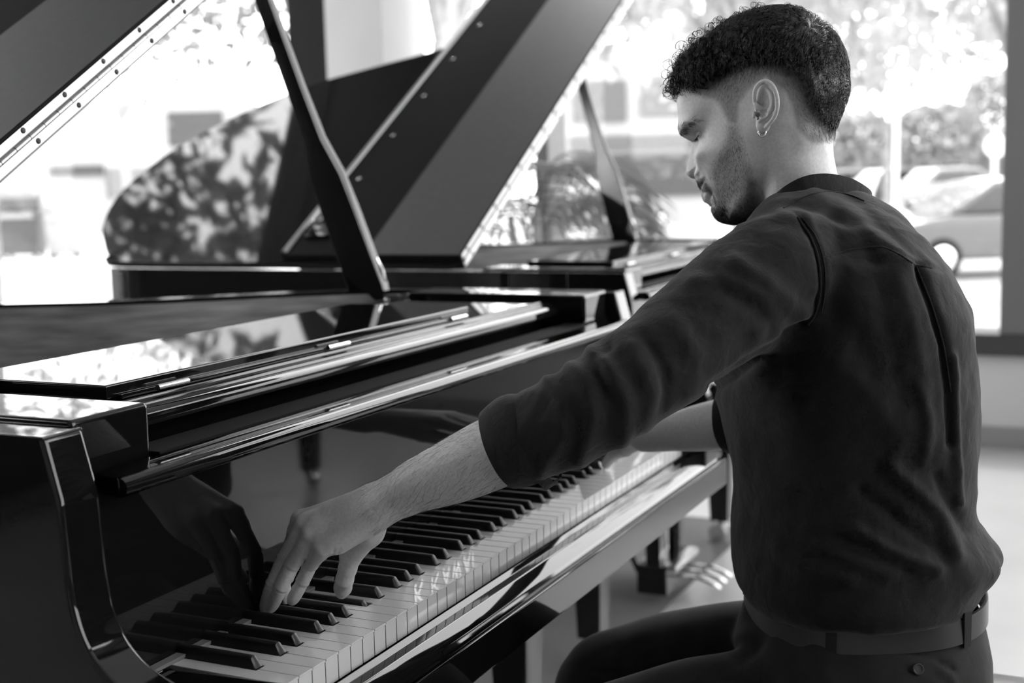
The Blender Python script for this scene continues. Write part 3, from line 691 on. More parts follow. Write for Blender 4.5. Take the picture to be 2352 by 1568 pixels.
def in_poly(x, y, poly):
    P = np.array(poly, float); r = np.zeros(np.shape(x), bool); j = len(P)-1
    for i in range(len(P)):
        xi, yi, xj, yj = P[i, 0], P[i, 1], P[j, 0], P[j, 1]
        r ^= ((yi > y) != (yj > y)) & (x < (xj-xi)*(y-yi)/(yj-yi+1e-12)+xi); j = i
    return r
def seg_dist(x, y, P):
    d = np.full(np.shape(x), 1e9)
    for (ax, ay), (bx, by) in zip(P[:-1], P[1:]):
        dx, dy = bx-ax, by-ay; t = np.clip(((x-ax)*dx+(y-ay)*dy)/(dx*dx+dy*dy+1e-12), 0, 1); d = np.minimum(d, np.hypot(x-ax-dx*t, y-ay-dy*t))
    return d
def soft_poly(x, y, poly, w):
    """1 inside, falling to 0 over w on both sides of the border"""
    i = in_poly(x, y, poly); d = seg_dist(x, y, list(poly)+[poly[0]]); return np.clip(.5+np.where(i, d, -d)/(2*w), 0, 1)
def noise3(P, scale, seed=0):
    """cheap smooth noise from summed sines, in [-1, 1]"""
    g = np.random.default_rng(seed); o = np.zeros(len(P))
    for k in range(7):
        d = g.normal(0, 1, 3); d *= scale*g.uniform(.6, 1.5)/np.linalg.norm(d); o += np.sin(P@d+g.uniform(0, 6.28))
    return o/4.2

# ---------------------------------------------------------------- the man: head
person = empty('person', (.58, -.50, 0))
def body_space(V): return np.asarray(V)-np.array([.58, -.50, 0])
HD = 1.545; HS = HD/FPX; TAU = R(20); PITCH = R(29)
_d = CF+CS*(1795-1176)/FPX-CU*(265-784)/FPX; HO = CP+HD*_d; _d = _d/np.linalg.norm(_d)
HL = -CS+_d*(CS@_d); HL /= np.linalg.norm(HL); HV = np.cross(HL, -_d); HV /= np.linalg.norm(HV)
if HV[2] < 0: HV = -HV
HH = HL*math.cos(TAU)+_d*math.sin(TAU); HN = -_d*math.cos(TAU)+HL*math.sin(TAU)
AF = HH*math.cos(PITCH)-HV*math.sin(PITCH); AU = HH*math.sin(PITCH)+HV*math.cos(PITCH)
def fu(x, y, n=0., corr=0.):
    """head coordinates (forward, up) of the outline point at photo (x, y); n = how far out it lies to the side"""
    l = (1795-x)*HS-n*math.sin(TAU); l -= math.copysign(corr, l); v = (265-y)*HS; h = l/math.cos(TAU)
    return np.array([h*math.cos(PITCH)-v*math.sin(PITCH), h*math.sin(PITCH)+v*math.cos(PITCH)])
def head_pt(f, u, n): return HO+np.multiply.outer(f, AF)+np.multiply.outer(u, AU)+np.multiply.outer(n, HN)
RN = np.array([0, .2, .4, .5, .6, .68, .75, .80, .84, .88, .92, .95, .975, .99, 1.0])
WT = {  # half widths in mm at the radii RN for each kind of outline point
 'cran': [76, 75.5, 71.5, 67.5, 62, 57, 51.5, 47, 43, 38, 32, 25.5, 18, 11, 0],
 'fore': [76, 75, 72, 70, 67.5, 65, 62, 59, 56, 51.5, 45, 37, 27, 16, 0],
 'brow': [76, 74.5, 71.5, 69.5, 67, 65, 62.5, 60, 57, 53, 46, 37, 25, 14, 0],
 'face': [76, 74, 71, 69, 66.5, 63, 57.5, 50, 41, 30, 20, 13.5, 8.5, 5.5, 0],
 'eyel': [76, 74, 64, 58.5, 53, 47.5, 40, 30, 20, 13.5, 10.5, 8.5, 6.5, 4.5, 0],
 'nasi': [76, 74, 71, 69, 66.5, 63.5, 59.5, 54, 47, 37, 24, 14, 9.5, 6, 0],
 'nose': [76, 73, 70, 68, 65, 60, 52, 42, 31, 20.5, 14.5, 11.5, 8.5, 5.5, 0],
 'ntip': [76, 72, 69, 67, 62.5, 56, 46.5, 37, 27, 18.5, 16.5, 15, 12, 8, 0],
 'nbas': [76, 72, 68, 65, 60, 54, 48, 43, 38.5, 33, 26, 19.5, 13, 8, 0],
 'lips': [76, 71, 66, 62, 57, 52, 46.5, 42, 38, 33, 26.5, 20, 13.5, 8, 0],
 'chin': [76, 71, 66, 62.5, 58, 53, 47, 42, 37.5, 32, 26, 20, 14, 8.5, 0],
 'undr': [76, 72, 66, 62, 58, 54.5, 51, 48, 45, 41, 35, 28, 20, 12, 0],
 'neck': [76, 72, 63, 60, 58, 57, 56, 55, 54, 53, 51, 48, 43, 33, 0],
 'nape': [76, 74, 66, 62, 59, 57, 54, 51, 47.5, 42.5, 36, 28.5, 20, 12, 0]}
HB = [(1562, 222, 'fore', 35), (1562, 244, 'fore', 35), (1565, 267, 'fore', 35), (1566, 288, 'brow', 30), (1569, 305, 'brow', 30), (1577, 318, 'brow', 15), (1590, 330, 'nasi', 0), (1589, 343, 'nose', 0), (1584, 362, 'nose', 0), (1580, 382, 'ntip', 0),
      (1577.5, 396, 'ntip', 0), (1581, 407, 'ntip', 0), (1590, 414, 'ntip', 0), (1602, 416, 'nbas', 0), (1606, 424, 'nbas', 0), (1609, 431, 'lips', 0), (1614, 439, 'lips', 0), (1621, 445.5, 'lips', 0), (1623, 455, 'lips', 0), (1630, 468, 'lips', 0),
      (1642, 477, 'chin', 8), (1644, 493, 'chin', 12), (1652, 508, 'chin', 15), (1665, 517, 'chin', 15), (1682, 520, 'chin', 15), (1702, 519, 'undr', 15), (1728, 514, 'undr', 15), (1750, 512, 'undr', 10), (1763, 530, 'neck', 20), (1764, 570, 'neck', 25), (1764, 640, 'neck', 25),
      (1800, 690, 'neck', 0), (1880, 700, 'neck', 0), (1960, 660, 'nape', 20), (1985, 580, 'nape', 25), (1966, 490, 'nape', 30), (1940, 440, 'nape', 30), (1922, 395, 'nape', 30), (1913, 355, 'nape', 30), (1909, 320, 'nape', 35), (1914, 285, 'cran', 35),
      (1923, 255, 'cran', 35), (1934, 222, 'cran', 35), (1936, 190, 'cran', 35), (1927, 150, 'cran', 35), (1906, 112, 'cran', 35), (1876, 80, 'cran', 30), (1838, 57, 'cran', 25), (1790, 46, 'cran', 10), (1740, 50, 'cran', 10), (1690, 66, 'cran', 20), (1642, 93, 'cran', 30), (1602, 130, 'fore', 35), (1574, 175, 'fore', 35)]
HC = fu(1795, 255)
NBD, NRD = 420, 84
rr = 1-(1-np.linspace(0, 1, NRD))**1.7
HBD = spline(np.array([fu(x, y, 0, c*1e-4) for x, y, k, c in HB]), NBD, True)
GF = HC[0]+rr[None, :]*(HBD[:, :1]-HC[0]); GU = HC[1]+rr[None, :]*(HBD[:, 1:]-HC[1])
# plain head without nose and neck: half widths from the table, by direction and radius
HB0 = [p for p in HB if p[2] not in ('nose', 'ntip', 'neck', 'nasi') and not (p[2] == 'nape' and p[1] > 330) and not (p[2] == 'undr' and p[0] > 1710)]
i_ = [k for k, p in enumerate(HB0) if p[2] == 'nbas'][0]; HB0[i_:i_] = [(1583, 326, 'eyel', 0), (1589, 333, 'eyel', 0), (1592, 345, 'eyel', 0), (1596, 368, 'face', 0), (1601, 395, 'face', 0)]
i_ = [k for k, p in enumerate(HB0) if p[2] == 'undr'][-1]+1; HB0[i_:i_] = [(1735, 505, 'undr', 0), (1775, 478, 'undr', 0), (1820, 440, 'undr', 0), (1862, 395, 'undr', 0), (1895, 350, 'nape', 20)]
S0 = spline(np.hstack([np.array([fu(x, y, 0, c*1e-4) for x, y, k, c in HB0]), np.array([WT[k] for x, y, k, c in HB0])*1e-3]), NBD, True)
B0, W0 = S0[:, :2], np.clip(S0[:, 2:], 0, None); TH0 = np.arctan2(B0[:, 1]-HC[1], B0[:, 0]-HC[0]); R0 = np.hypot(B0[:, 0]-HC[0], B0[:, 1]-HC[1])
o_ = np.argsort(TH0); TH0, R0, W0 = TH0[o_], R0[o_], W0[o_]
RF = 1-(1-np.linspace(0, 1, 160))**2
WF = np.stack([np.interp(RF, RN, w) for w in W0])
for _ in range(10): WF[:, 1:-8] = .5*WF[:, 1:-8]+.25*(WF[:, :-9]+WF[:, 2:-7])
for j in range(160):
    e_ = np.clip((1-RF[j])/.015, 0, 1)
    if e_ < 1: WF[:, j] = np.array([np.interp(.985, RN, w) for w in W0])*math.sqrt(e_)
for j in range(1, 159):
    P = np.stack([np.cos(TH0), np.sin(TH0)], 1)*(R0*RF[j])[:, None]; d2 = ((P[:, None]-P[None])**2).sum(2); sg = .002+.014*min(1, max(0, (1-RF[j]-.1)/.4)); K = np.exp(-.5*d2/sg**2); WF[:, j] = (K@WF[:, j])/K.sum(1)
R0s = np.array([(np.exp(-.5*(((t_-TH0+math.pi) % (2*math.pi)-math.pi)/.20)**2)*R0).sum()/np.exp(-.5*(((t_-TH0+math.pi) % (2*math.pi)-math.pi)/.20)**2).sum() for t_ in TH0]); R0se = np.tile(R0s, 3)
THe = np.concatenate([TH0-2*math.pi, TH0, TH0+2*math.pi]); R0e = np.tile(R0, 3); WFe = np.tile(WF, (3, 1))
def w_base(f, u):
    th = np.arctan2(u-HC[1], f-HC[0]); k = np.clip(np.searchsorted(THe, th), 1, len(THe)-1); t = np.clip((th-THe[k-1])/(THe[k]-THe[k-1]+1e-9), 0, 1)
    d = np.hypot(f-HC[0], u-HC[1]); Ra = R0e[k-1]*(1-t)+R0e[k]*t; Rb = R0se[k-1]*(1-t)+R0se[k]*t; v = np.clip((Ra-d-.010)/.030, 0, 1); v = v*v*(3-2*v)
    r = d/Ra*(1-v)+np.minimum(d/Rb, .9)*v; q = np.clip(np.interp(r, RF, np.arange(160)), 0, 158.999); j = q.astype(int); v = q-j
    w = (WFe[k-1, j]*(1-v)+WFe[k-1, j+1]*v)*(1-t)+(WFe[k, j]*(1-v)+WFe[k, j+1]*v)*t
    return np.where(r >= 1, -.02*(r-1)/.05, w)
NOSE = [fu(x, y) for x, y in [(1583, 322), (1590, 330), (1589, 343), (1584, 362), (1580, 382), (1577.5, 396), (1581, 407), (1590, 414), (1602, 416), (1608, 424)]]
def smax(a, b, k): h = np.clip(.5+.5*(a-b)/k, 0, 1); return b*(1-h)+a*h+k*h*(1-h)
def w_full(f, u):
    w = w_base(f, u)
    d = seg_dist(f, u, NOSE); tip = np.exp(-.5*(np.hypot(f-fu(1588, 400)[0], u-fu(1588, 400)[1])/.014)**2)
    wn = np.interp(d, np.array([0, .6, 1.5, 3, 6, 10, 16, 26])*1e-3, np.array([0, 3.6, 5.6, 7.4, 9.2, 11.5, 15, 17])*1e-3)*(1+.38*tip); wn = np.where(d > .034, -.02, wn)
    w = smax(w, wn, .004)
    x = 1795-((f*math.cos(PITCH)+u*math.sin(PITCH))*math.cos(TAU))/HS; y = 265-(-f*math.sin(PITCH)+u*math.cos(PITCH))/HS
    cx = np.interp(y, [300, 377, 450, 560, 660], [1815, 1838, 1852, 1874, 1890]); xb = np.interp(y, [300, 355, 395, 440, 490, 580, 660], [1904, 1907, 1916, 1934, 1960, 1981, 1990]); hd = np.where(x > cx, xb-cx, np.maximum(cx-1764, 60)); q = np.abs(x-cx)/hd
    wk = np.where(q < 1, np.interp(y, [330, 420, 660], [54, 56, 64])*1e-3*np.sqrt(np.clip(1-q*q, 0, 1)), -.02*(q-1)); wk = np.where(y < 290, wk-.0008*(290-y), wk)
    return np.clip(smax(w, wk, .010)-.0025*np.exp(-np.abs(w-wk)/.004)*0, 0, None)
GW = w_full(GF.ravel(), GU.ravel()).reshape(GF.shape)
e_ = np.clip((1-rr)/.012, 0, 1)[None, :]; GW = GW*np.sqrt(np.clip(e_, 0, 1))
def ft(x, y, n): return fu(x, y, n)
def bump(x, y, n, sx, sy, amp, rot=0.):
    c = ft(x, y, n); df, du = GF-c[0], GU-c[1]; a = PITCH+R(rot); p = df*math.cos(a)+du*math.sin(a); q = -df*math.sin(a)+du*math.cos(a)   # p along the photo's horizontal, q vertical
    return amp*1e-3*np.exp(-.5*((p/(sx*HS))**2+(q/(sy*HS))**2))
def ridge(P, n, s, amp):
    c = [ft(x, y, n) for x, y in P]; return amp*1e-3*np.exp(-.5*(seg_dist(GF, GU, c)/(s*HS))**2)
fade = np.clip((1-rr)/.03, 0, 1)[None, :]
D = np.zeros_like(GW)
D += bump(1622, 305, .040, 13, 9, -6.5)+bump(1597, 411, .008, 4.5, 2.6, -3.2)                     # eye socket
D += ridge([(1580, 297), (1600, 283), (1628, 284)], .035, 8, 2.0)  # brow ridge
D += bump(1652, 346, .060, 22, 16, 3.0)+bump(1640, 268, .062, 20, 22, -2.2)
D += bump(1609, 400, .016, 9, 7.5, 3.0)+ridge([(1612, 378), (1620, 390), (1624, 402)], .020, 4, -1.6)+bump(1586, 402, .010, 8, 9, 1.6)
D += ridge([(1625, 396), (1640, 425), (1650, 450)], .030, 7, -1.8)
D += ridge([(1620, 446), (1632, 443), (1645, 452)], .020, 3.6, -2.6)+bump(1633, 459, .016, 9, 6, 1.8)+bump(1622, 436, .014, 9, 5, 1.2)+ridge([(1636, 474), (1652, 470)], .02, 5, -1.4)
D += bump(1650, 500, .018, 13, 11, 2.0)
D += ridge([(1745, 425), (1750, 455), (1756, 490)], .05, 7, -5.0)+ridge([(1738, 380), (1728, 440), (1700, 492)], .055, 15, 3.2)
D += ridge([(1800, 330), (1780, 420), (1770, 500)], .055, 16, 3.5)+ridge([(1716, 320), (1720, 370)], .062, 18, 1.5)+bump(1668, 395, .052, 24, 26, -2.5)
GW = GW+D*fade
GW[:, 0] = GW[:, 0].mean(); GW[:, 1:5] = GW[:, 0:1]*np.linspace(.8, 0, 4)+GW[:, 1:5]*np.linspace(.2, 1, 4)
def head_mesh():
    Vn = head_pt(GF.ravel(), GU.ravel(), GW.ravel()); Vf = head_pt(GF.ravel(), GU.ravel(), -GW.ravel())
    i = np.arange(NBD)[:, None]; j = np.arange(NRD-1)[None, :]; i2 = (i+1) % NBD
    a, b, c, d = i*NRD+j, i2*NRD+j, i2*NRD+j+1, i*NRD+j+1
    Fn = np.stack([a, b, c, d], 2).reshape(-1, 4); Ff = Fn[:, ::-1]+NBD*NRD
    V = np.vstack([Vn, Vf]); F = np.vstack([Fn, Ff]); e = (np.arange(NBD)*NRD+NRD-1)
    V[e+NBD*NRD] = V[e]                                       # close the outline
    return V, F
def w_at(f, u):
    """half width of the head at (f, u) by nearest grid sample"""
    a = np.stack([GF.ravel(), GU.ravel()], 1); w = GW.ravel(); out = np.empty(len(f))
    # polar lookup
    ang = np.unwrap(np.arctan2(HBD[:, 1]-HC[1], HBD[:, 0]-HC[0])); th = np.arctan2(u-HC[1], f-HC[0]); rb = np.hypot(HBD[:, 0]-HC[0], HBD[:, 1]-HC[1])
    sgn = np.sign(ang[-1]-ang[0]); ang2 = ang if sgn > 0 else ang[::-1]; idx = np.arange(NBD) if sgn > 0 else np.arange(NBD)[::-1]
    t = (th-ang2[0]) % (2*math.pi)+ang2[0]; k = np.clip(np.searchsorted(ang2, t), 0, NBD-1); bi = idx[k]
    r = np.clip(np.hypot(f-HC[0], u-HC[1])/rb[bi], 0, 1); ri = np.clip(np.searchsorted(rr, r), 1, NRD-1); fr = np.clip((r-rr[ri-1])/(rr[ri]-rr[ri-1]+1e-9), 0, 1)
    return GW[bi, ri-1]*(1-fr)+GW[bi, ri]*fr, r
HVt, HF = head_mesh()
Hf = np.concatenate([GF.ravel()]*2); Hu = np.concatenate([GU.ravel()]*2)
# ---------------------------------------------------------------- skin and hair materials
def attr_mat(name, va, vb, rough, attr='hair', bump=(900, .15, .0006), spec=.4, sss=0., noise=(300, .10)):
    m = bpy.data.materials.new(name); m.use_nodes = True; n = m.node_tree.nodes; l = m.node_tree.links; b = n['Principled BSDF']
    b.inputs['Roughness'].default_value = rough; b.inputs['Specular IOR Level'].default_value = spec
    if sss: b.inputs['Subsurface Weight'].default_value = sss; b.inputs['Subsurface Radius'].default_value = (.006, .006, .006); b.inputs['Subsurface Scale'].default_value = 1.
    a = n.new('ShaderNodeAttribute'); a.attribute_name = attr
    r = n.new('ShaderNodeMapRange'); r.inputs['To Min'].default_value = va; r.inputs['To Max'].default_value = vb; l.new(a.outputs['Fac'], r.inputs['Value'])
    tc = n.new('ShaderNodeTexCoord'); t = n.new('ShaderNodeTexNoise'); t.inputs['Scale'].default_value = noise[0]; t.inputs['Detail'].default_value = 4; l.new(tc.outputs['Object'], t.inputs['Vector'])
    mr = n.new('ShaderNodeMapRange'); mr.inputs['From Min'].default_value = .3; mr.inputs['From Max'].default_value = .7; mr.inputs['To Min'].default_value = 1-noise[1]; mr.inputs['To Max'].default_value = 1+noise[1]; l.new(t.outputs['Fac'], mr.inputs['Value'])
    mu = n.new('ShaderNodeMath'); mu.operation = 'MULTIPLY'; l.new(r.outputs['Result'], mu.inputs[0]); l.new(mr.outputs['Result'], mu.inputs[1])
    c = n.new('ShaderNodeCombineColor')
    for k in range(3): l.new(mu.outputs[0], c.inputs[k])
    l.new(c.outputs[0], b.inputs['Base Color'])
    t2 = n.new('ShaderNodeTexNoise'); t2.inputs['Scale'].default_value = bump[0]; l.new(tc.outputs['Object'], t2.inputs['Vector'])
    bp = n.new('ShaderNodeBump'); bp.inputs['Strength'].default_value = bump[1]; bp.inputs['Distance'].default_value = bump[2]; l.new(t2.outputs['Fac'], bp.inputs['Height']); l.new(bp.outputs['Normal'], b.inputs['Normal'])
    return m
M_SKIN = attr_mat('skin', .46, .05, .48)
M_HAIR = mat('hair_black', .02, .36, .5)
M_SILVER = mat('silver', .85, .12, .5, metal=1.)
# ---------------------------------------------------------------- where hair grows, outlined on the near side of the head
def to_px(P):
    q = P-HO; return 1795-(q@HL)/HS, 265-(q@HV)/HS
def near(x, y):
    """head coordinates and half width of the near surface point seen at (x, y)"""
    x = np.asarray(x, float); y = np.asarray(y, float); n = np.full(x.shape, .05)
    for _ in range(7):
        l = (1795-x)*HS-n*math.sin(TAU); h = l/math.cos(TAU); v = (265-y)*HS
        f = h*math.cos(PITCH)-v*math.sin(PITCH); u = h*math.sin(PITCH)+v*math.cos(PITCH); w, r = w_at(f, u); n = .5*n+.5*w
    return f, u, w, r
HAIRLINE = [(1571, 195), (1595, 217), (1621, 225), (1647, 230), (1660, 245), (1669, 262), (1682, 282), (1700, 284), (1702, 240), (1717, 217), (1734, 199), (1758, 184), (1782, 199), (1803, 217), (1814, 238), (1821, 262), (1829, 292), (1850, 316), (1862, 326), (1990, 330)]
DARKLINE = [(1571, 195), (1600, 196), (1624, 192), (1663, 165), (1706, 146), (1760, 144), (1803, 160), (1825, 180), (1847, 217), (1868, 258), (1900, 290), (1990, 296)]
TOPS = [(1990, -80), (1480, -80), (1480, 195)]
P_HAIR = HAIRLINE+TOPS; P_DARK = DARKLINE+TOPS
BEARD = [(1680, 288), (1702, 286), (1712, 330), (1728, 380), (1744, 430), (1750, 480), (1742, 515), (1700, 530), (1650, 522), (1636, 492), (1640, 478), (1652, 470), (1650, 452), (1640, 443), (1630, 436), (1600, 432), (1604, 416), (1622, 409), (1640, 428), (1648, 424), (1640, 395), (1650, 370), (1668, 345), (1676, 315)]
MOUST = [(1600, 433), (1603, 416), (1620, 408), (1634, 424), (1652, 452), (1655, 470), (1650, 474), (1640, 448), (1626, 438)]
CHINB = [(1655, 468), (1690, 470), (1720, 490), (1735, 516), (1690, 530), (1645, 520), (1634, 490), (1640, 477)]
def hair_mask(x, y):
    hl = soft_poly(x, y, P_HAIR, 5); dk = soft_poly(x, y, P_DARK, 9)
    dd = seg_dist(x, y, DARKLINE); dh = seg_dist(x, y, HAIRLINE); ramp = dh/(dd+dh+1e-6)
    a = hl*np.where(dk > .98, 1, np.maximum(.56+.4*ramp, dk))
    b = soft_poly(x, y, BEARD, 9)*.46; b = np.maximum(b, soft_poly(x, y, MOUST, 5)*.72); b = np.maximum(b, soft_poly(x, y, CHINB, 14)*.66)
    return np.maximum(a, b)
hx, hy = to_px(HVt[:NBD*NRD]); hm = hair_mask(hx, hy)
lipm = soft_poly(hx, hy, [(1606, 434), (1622, 437), (1638, 443), (1646, 452), (1640, 464), (1628, 470), (1618, 466)], 3)*.30
hm = np.maximum(hm, lipm); head_hair = np.concatenate([hm, hm])

# ---------------------------------------------------------------- ear
f0, u0, w0, _r = near(np.array([1750.]), np.array([262.])); E0 = head_pt(f0, u0, w0)[0]
ER = -HL; EU = HV; EC = -_d
def ept(x, y, c): return np.array([(x-1750)*HS*.97, (262-y)*HS*.97, c])
def make_ear():
    S = SDF((-.026, -.034, -.016), (.030, .048, .026), .0006)
    def ch(P, r, k=.002, cut=False):
        q = spline([tuple(ept(*p))+(b,) for p, b in zip(P, r)], len(P)*4); S.chain(q[:, :3], q[:, 3], k, cut)
    I3 = np.eye(3)
    S.ell(ept(1761, 238, .003), [[.97, 0, .25], [0, 1, 0], [-.25, 0, .97]], (.0125, .0265, .0035), .002)
    S.ell(ept(1757, 252, -.003), I3, (.010, .022, .008), .003)                       # root on the head
    S.ell(ept(1756, 287, .003), I3, (.0078, .0098, .0046), .004)                     # lobe
    ch([(1742, 252, .003), (1736, 236, .005), (1735, 218, .006), (1739, 203, .007), (1748, 193, .008), (1759, 190, .009), (1770, 195, .0105), (1779, 207, .012), (1785, 224, .013), (1787, 243, .013), (1784, 261, .012), (1777, 275, .010), (1768, 286, .008), (1762, 293, .006)], [.0016, .0019, .0021, .0022, .0023, .0024, .0024, .0024, .0024, .0023, .0022, .0021, .0021, .0022], .0012)
    ch([(1762, 204, .005), (1771, 216, .008), (1776, 232, .0095), (1775, 247, .0095), (1769, 259, .009), (1759, 268, .0075), (1752, 272, .007)], [.0016, .0024, .0026, .0026, .0026, .0026, .002], .0018)
    ch([(1738, 240, .0065), (1745, 246, .0065), (1755, 251, .006), (1766, 250, .006)], [.002, .0021, .0018, .001], .0015)
    S.ell(ept(1735.5, 264, .0045), I3, (.0018, .0042, .0022), .003)                   # tragus
    S.ell(ept(1749, 277, .0055), I3, (.0030, .0026, .003), .002)
    S.ell(ept(1755, 261, .009), I3, (.0060, .0042, .0052), .0015, True)               # concha
    S.ell(ept(1756, 234, .010), I3, (.0052, .0085, .0050), .0015, True)
    S.cap(ept(1745, 262, .012), ept(1744.5, 266, -.004), .0026, .0020, .0015, True)   # ear canal
    S.cap(ept(1744, 270, .009), ept(1746, 275, .003), .0018, .0012, .001, True)
    V, F = S.mesh(1)
    return V, F
eV, eF = make_ear()
ear_n = E0+np.outer(eV[:, 0], ER)+np.outer(eV[:, 1], EU)+np.outer(eV[:, 2], EC)
def mirror(P): q = P-HO; return P-2*np.outer(q@HN, HN)
ear_f = mirror(ear_n)
# ---------------------------------------------------------------- eyelids and eyeball
ec = head_pt(*[np.array([v]) for v in (*fu(1625, 300, .037), .037)])[0]
LG = AF*math.cos(R(26))-AU*math.sin(R(26)); LUp = AF*math.sin(R(26))+AU*math.cos(R(26))
def lid_patch(up, r, sgn=1):
    nb, na = 40, 16; V = []
    for b in np.linspace(-80, 80, nb):
        op = 16*math.sqrt(max(0, 1-(b/62)**2)); lo = 3+op*.75 if up else 3-op*.75
        for q in range(na):
            a = (lo+(100-lo)*(q/(na-1))**1.2) if up else (lo-(lo+95)*(q/(na-1))**1.2); t = R(a); rr_ = r*(1.0 if q > 0 else .985)
            V.append(ec+rr_*(math.cos(R(b))*(LG*math.cos(t)+LUp*math.sin(t))+math.sin(R(b))*HN))
    F = [(i*na+j, (i+1)*na+j, (i+1)*na+j+1, i*na+j+1) for i in range(nb-1) for j in range(na-1)]
    return np.array(V), np.array(F)
lidU = lid_patch(True, .0131); lidL = lid_patch(False, .0127)
def eyeball(mir=False):
    n, m = 32, 24; V = []; tone = []
    for i in range(m+1):
        a = math.pi*i/m
        for k in range(n):
            w = 2*math.pi*k/n; bul = .0006*max(0, 1-(a/.5)**2) if a < .5 else 0
            d = LG*math.cos(a)+(LUp*math.cos(w)+HN*math.sin(w))*math.sin(a); V.append(ec+d*(.0120+bul)); tone.append(1. if a < .47 else 0.)
    F = [(i*n+k, i*n+(k+1) % n, (i+1)*n+(k+1) % n, (i+1)*n+k) for i in range(m) for k in range(n)]
    V = np.array(V); return (mirror(V) if mir else V), np.array(F), tone
M_EYE = attr_mat('eye', .55, .012, .05, 'tone', bump=(50, 0, .0001), noise=(20, 0.), spec=.6)
eb = [eyeball(False), eyeball(True)]
for V, F, tn in eb: me = fast_mesh('eye', body_space(V), F); set_attr(me, 'tone', tn); link('eye', me, M_EYE, person)
# ---------------------------------------------------------------- hair
HNrm = vnormals(HVt, HF)
if (HNrm[NBD*NRD//2+40]@(HVt[NBD*NRD//2+40]-HO)) < 0: HNrm = -HNrm
FA = np.linalg.norm(np.cross(HVt[HF[:, 2]]-HVt[HF[:, 0]], HVt[HF[:, 3]]-HVt[HF[:, 1]]), axis=1)/2
HX2, HY2 = np.concatenate([hx, hx]), np.concatenate([hy, hy]); FSide = np.where(np.arange(len(HF)) < len(HF)//2, 1., -1.)
def roots(n, dens, seed):
    g = np.random.default_rng(seed); fx, fy = HX2[HF].mean(1), HY2[HF].mean(1); p = FA*dens(fx, fy); k = g.choice(len(HF), n, p=p/p.sum())
    a, b = g.uniform(0, 1, (2, n)); q = HF[k]; W = np.stack([(1-a)*(1-b), a*(1-b), a*b, (1-a)*b], 1)[..., None]
    P = (HVt[q]*W).sum(1); N = (HNrm[q]*W).sum(1); N /= np.linalg.norm(N, axis=1)[:, None]; w = W[..., 0]
    return P, N, (HX2[q]*w).sum(1), (HY2[q]*w).sum(1), FSide[k], g
def tangent(x, y, N, side, dx, dy, g, jit):
    D = -np.outer(dx, HL)-np.outer(dy, HV); m = side < 0; D[m] = D[m]-2*np.outer(D[m]@HN, HN); D += g.normal(0, jit, D.shape); D -= N*np.sum(D*N, 1)[:, None]; return D/(np.linalg.norm(D, axis=1)[:, None]+1e-9)
def short_hair(n, dens, length, direc, rad, seed, lift=.35, k=4):
    P, N, x, y, side, g = roots(n, dens, seed); L = length(x, y)*g.uniform(.7, 1.25, n); D = tangent(x, y, N, side, *direc(x, y), g, .22)
    t = np.linspace(0, 1, k)[None, :, None]
    C = P[:, None]-N[:, None]*.0004+L[:, None, None]*(D[:, None]*t+N[:, None]*(lift*t-lift*.55*t*t))
    return strands(C, rad*(1-.75*t[..., 0])*np.ones((n, 1)))
def dens_fade(x, y):
    hl = soft_poly(x, y, P_HAIR, 4); dd = seg_dist(x, y, DARKLINE); dh = seg_dist(x, y, HAIRLINE); return hl*np.where(in_poly(x, y, P_DARK), 1, .35+.65*dh/(dd+dh))
def len_fade(x, y):
    dd = seg_dist(x, y, DARKLINE); dh = seg_dist(x, y, HAIRLINE); return .0026+.0042*np.where(in_poly(x, y, P_DARK), 1.2, dh/(dd+dh+1e-6))
def dir_fade(x, y): return np.clip((x-1745)/120, -.25, .75), np.ones_like(x)
hp = [short_hair(30000, dens_fade, len_fade, dir_fade, .00011, 11)]
def dens_beard(x, y): return np.maximum(np.maximum(.42*soft_poly(x, y, BEARD, 10), .9*soft_poly(x, y, MOUST, 4)), .95*soft_poly(x, y, CHINB, 14))
beard = short_hair(20000, dens_beard, lambda x, y: .0030+.0022*soft_poly(x, y, CHINB, 20), lambda x, y: (.15+.25*np.sin(y/17.), np.ones_like(x)), .00009, 21, lift=.5, k=3)
BROW = [(1562, 306), (1567, 293), (1577, 284), (1596, 275), (1613, 277), (1598, 281), (1585, 288), (1577, 298), (1575, 310)]
brow = short_hair(700, lambda x, y: soft_poly(x, y, BROW, 3), lambda x, y: np.full_like(x, .0075), lambda x, y: (np.full_like(x, .9), -.55+np.clip((x-1570)/45, 0, 1.)*.75), .00016, 31, lift=.25)
# lashes
lp = []
for b in np.linspace(-45, 60, 26):
    op = 16*math.sqrt(max(0, 1-(b/62)**2)); a = R(3+op*.75); q = ec+.0131*(math.cos(R(b))*(LG*math.cos(a)+LUp*math.sin(a))+math.sin(R(b))*HN)
    o = q-ec; o /= np.linalg.norm(o); t = np.linspace(0, 1, 5)[:, None]; lp.append(q+.0075*(o*t*.9+(-LUp)*(.55*t-.35*t*t)))
lp = np.array(lp); lash = strands(np.vstack([lp, [mirror(c) for c in lp]]), np.tile(np.linspace(.0003, .00006, 5), (52, 1)))
